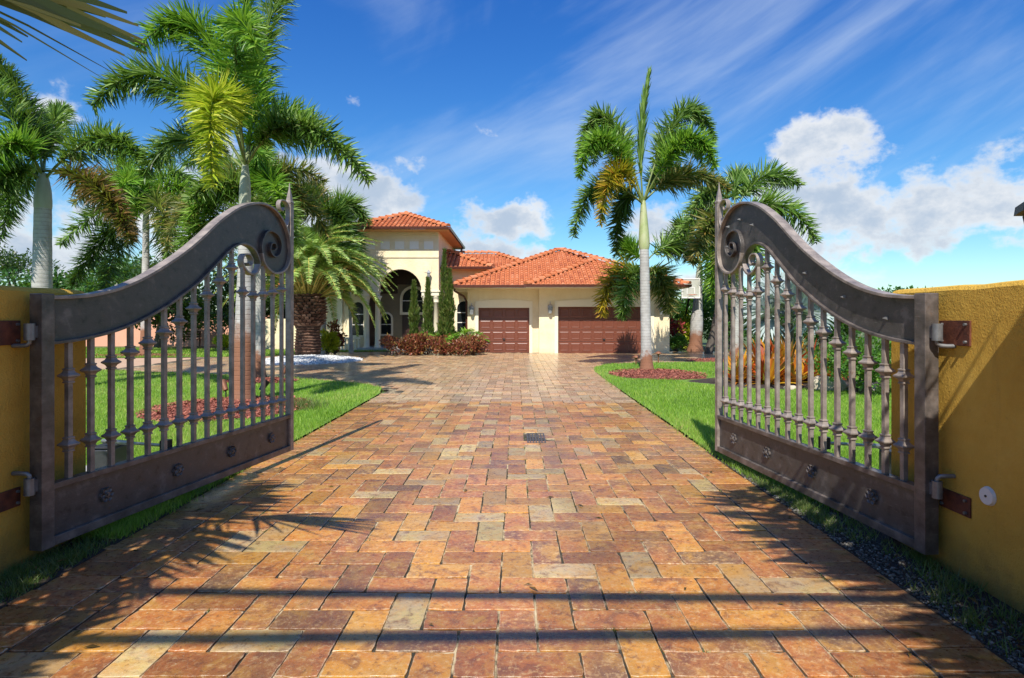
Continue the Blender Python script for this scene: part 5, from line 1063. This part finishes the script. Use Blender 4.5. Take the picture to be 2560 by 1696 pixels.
for l, px, py, y in (('silver lantern left of the single garage door', 1180, 776, GY2), ('silver lantern between the two garage doors', 1375, 773, GY), ('silver lantern right of the double garage door', 1652, 776, GY)):
    c = P(px, py, y); wall_lantern(l, c[0], y, c[2])
c = P(1073, 690, TY); eo = thing('hanging_lantern', 'silver lantern mounted above the entry column', 'wall lantern', (c[0], TY - .002, c[2])); 
MB().lathe([(.01, .3), (.1, .16), (.11, .12), (.08, .11), (.085, .1), (.06, -.12), (.07, -.14), (.01, -.2)], (c[0], TY - .2, c[2]), 8, sm=False).tube([(c[0], TY - .002, c[2] + .1), (c[0], TY - .1, c[2] + .2), (c[0], TY - .2, c[2] + .28)], .012, 6).build('body', silver, eo)
# garage eave downspout
MB().tube([(-2.86, 26.9, 3.04), (-2.86, 27.0, 2.92), (-2.5, 27.75, 2.7), (-2.38, 27.9, 2.45), (-2.38, 27.9, 0)], .05, 8).build('downspout', brown, HOUSE)

# low garden wall, salmon wall, bench, basketball hoop
o = MB().box(-14.6, -11.92, 30.7, 30.95, -.05, 1.62).build('garden_wall', cream); tag(o, 'low cream garden wall at the left end of the house', 'wall')
o = MB().box(-46, -14.62, 35.0, 35.3, -.05, 1.9).build('boundary_wall', pink); tag(o, 'salmon pink boundary wall beyond the left lawn', 'wall')
o = MB().box(24.5, 25, 8, 30, -.05, 1.8).build('boundary_wall', concrete); tag(o, 'pale grey boundary wall behind the shrubs on the right', 'wall')
b_ = thing('bench', 'dark wooden garden bench in front of the salmon wall', 'bench', (-20.3, 34.2, 0)); c = D(435, 800, 33.5)
bx = c[0]; b_.location = (bx, 33.5, 0)
MB().box(bx - .6, bx + .6, 33.3, 33.75, .40, .45).build('seat', wood, b_); bk_ = MB()
for z in (.58, .72, .86): bk_.box(bx - .6, bx + .6, 33.74, 33.78, z - .045, z + .045)
bk_.build('backrest', wood, b_)
for x in (-.55, .55):
    for y in (33.33, 33.72): MB().box(bx + x - .03, bx + x + .03, y - .03, y + .03, 0, .4 if y < 33.5 else .9).build('leg', wood, b_)
h_ = thing('basketball_hoop', 'basketball hoop with a clear framed backboard right of the garage', 'basketball hoop', (10.0, 30.6, 0)); hc_ = P(1727, 721, 28.8)
x, z = hc_[0], hc_[2]; y = 28.8
MB().box(x - .42, x + .42, y, y + .012, z - .44, z + .44).build('backboard', M('hoop_board', [(.42, .42, .36), (.5, .5, .44)], 3, .15), h_); f_ = MB()
for a in ((x - .46, x + .46, z + .4405, z + .5), (x - .46, x + .46, z - .5, z - .4405), (x - .46, x - .4205, z - .44, z + .44), (x + .4205, x + .46, z - .44, z + .44)): f_.box(a[0], a[1], y - .02, y + .03, a[2], a[3])
for a in ((x - .2, x + .2, z + .02, z + .05), (x - .2, x - .17, z - .28, z + .0199), (x + .17, x + .2, z - .28, z + .0199)): f_.box(a[0], a[1], y - .012, y - .001, a[2], a[3])
f_.build('board_frame', whitef, h_); MB().tube([(x + .22 * math.cos(t), y - .26 + .22 * math.sin(t), z - .34) for t in np.linspace(0, 6.283, 20)], .012, 6).build('rim', M('orange_rim', [(.5, .12, .03), (.55, .15, .04)], 5, .4), h_)
MB().tube([(x + .2, 30.6, -.05), (x + .2, 30.5, 1.6), (x + .05, 29.0, z - .1), (x, y + .02, z - .1)], .055, 8).build('pole', blackm, h_)

# lights and rocks on the lawns
def uplight(label, x, y, a, m):
    o = thing('uplight', label, 'garden light', (x, y, 0)); MB().tube([(x, y, -.02), (x, y, .16)], .014, 6).build('stake', blackm, o); d = np.array((math.cos(a) * .5, math.sin(a) * .5, .8)); p = np.array((x, y, .17)); MB().tube([p, p + d * .2, p + d * .24], [.05, .065, .07], 12).build('head', m, o)
uplight('copper uplight left of the rust-stained palm foot', *D(522, 896, 11.9)[:2], 2.6, copper); uplight('dark uplight right of the rust-stained palm foot', *D(603, 905, 11.9)[:2], .5, blackm); uplight('copper uplight at the far edge of the left lawn', *D(655, 870, 15.6)[:2], .4, copper)
def mush(label, x, y, h):
    o = thing('path_light', label, 'garden light', (x, y, 0), group='copper path lights by the lone right palm'); MB().tube([(x, y, -.02), (x, y, h)], .022, 8).build('stem', copper, o); MB().lathe([(.03, h - .06), (.05, h - .02), (.13, h - .01), (.12, h + .02), (.05, h + .07), (.01, h + .08)], (x, y, 0), 12).build('shade', copper, o)
c = P(1646, 908, 21.2); mush('copper path light right of the lone palm trunk', c[0], 21.2, .36); c = P(1590, 912, 20.6); mush('copper path light left of the lone palm trunk', c[0], 20.6, .26)
def rock(label, x, y, s, seed):
    bm = bmesh.new(); bmesh.ops.create_icosphere(bm, subdivisions=3, radius=1); q = random.Random(seed); ds = [np.array([q.gauss(0, 1) for _ in range(3)]) for _ in range(9)]
    V = []
    for v in bm.verts:
        p = np.array(v.co[:]); k = 1.0
        for d in ds: d_ = d / np.linalg.norm(d); k = min(k, .78 / max(p.dot(d_), .01) if p.dot(d_) > .78 else 1.0)
        V.append((x + p[0] * k * s[0], y + p[1] * k * s[1], max(p[2] * k, -.3) * s[2] + s[2] * .25))
    f = [tuple(v.index for v in fc.verts) for fc in bm.faces]; bm.free(); tag(mesh_np('rock', V, f, rockm), label, 'rock')
rock('large pale limestone rock at the foot of the green shrub', 7.15, 13.3, (.42, .3, .3), 1); rock('flatter pale limestone rock right of the large one', 7.85, 13.2, (.4, .26, .18), 2)
rock('small rock at the edge of the bromeliad bed', 6.3, 13.3, (.16, .14, .1), 3)
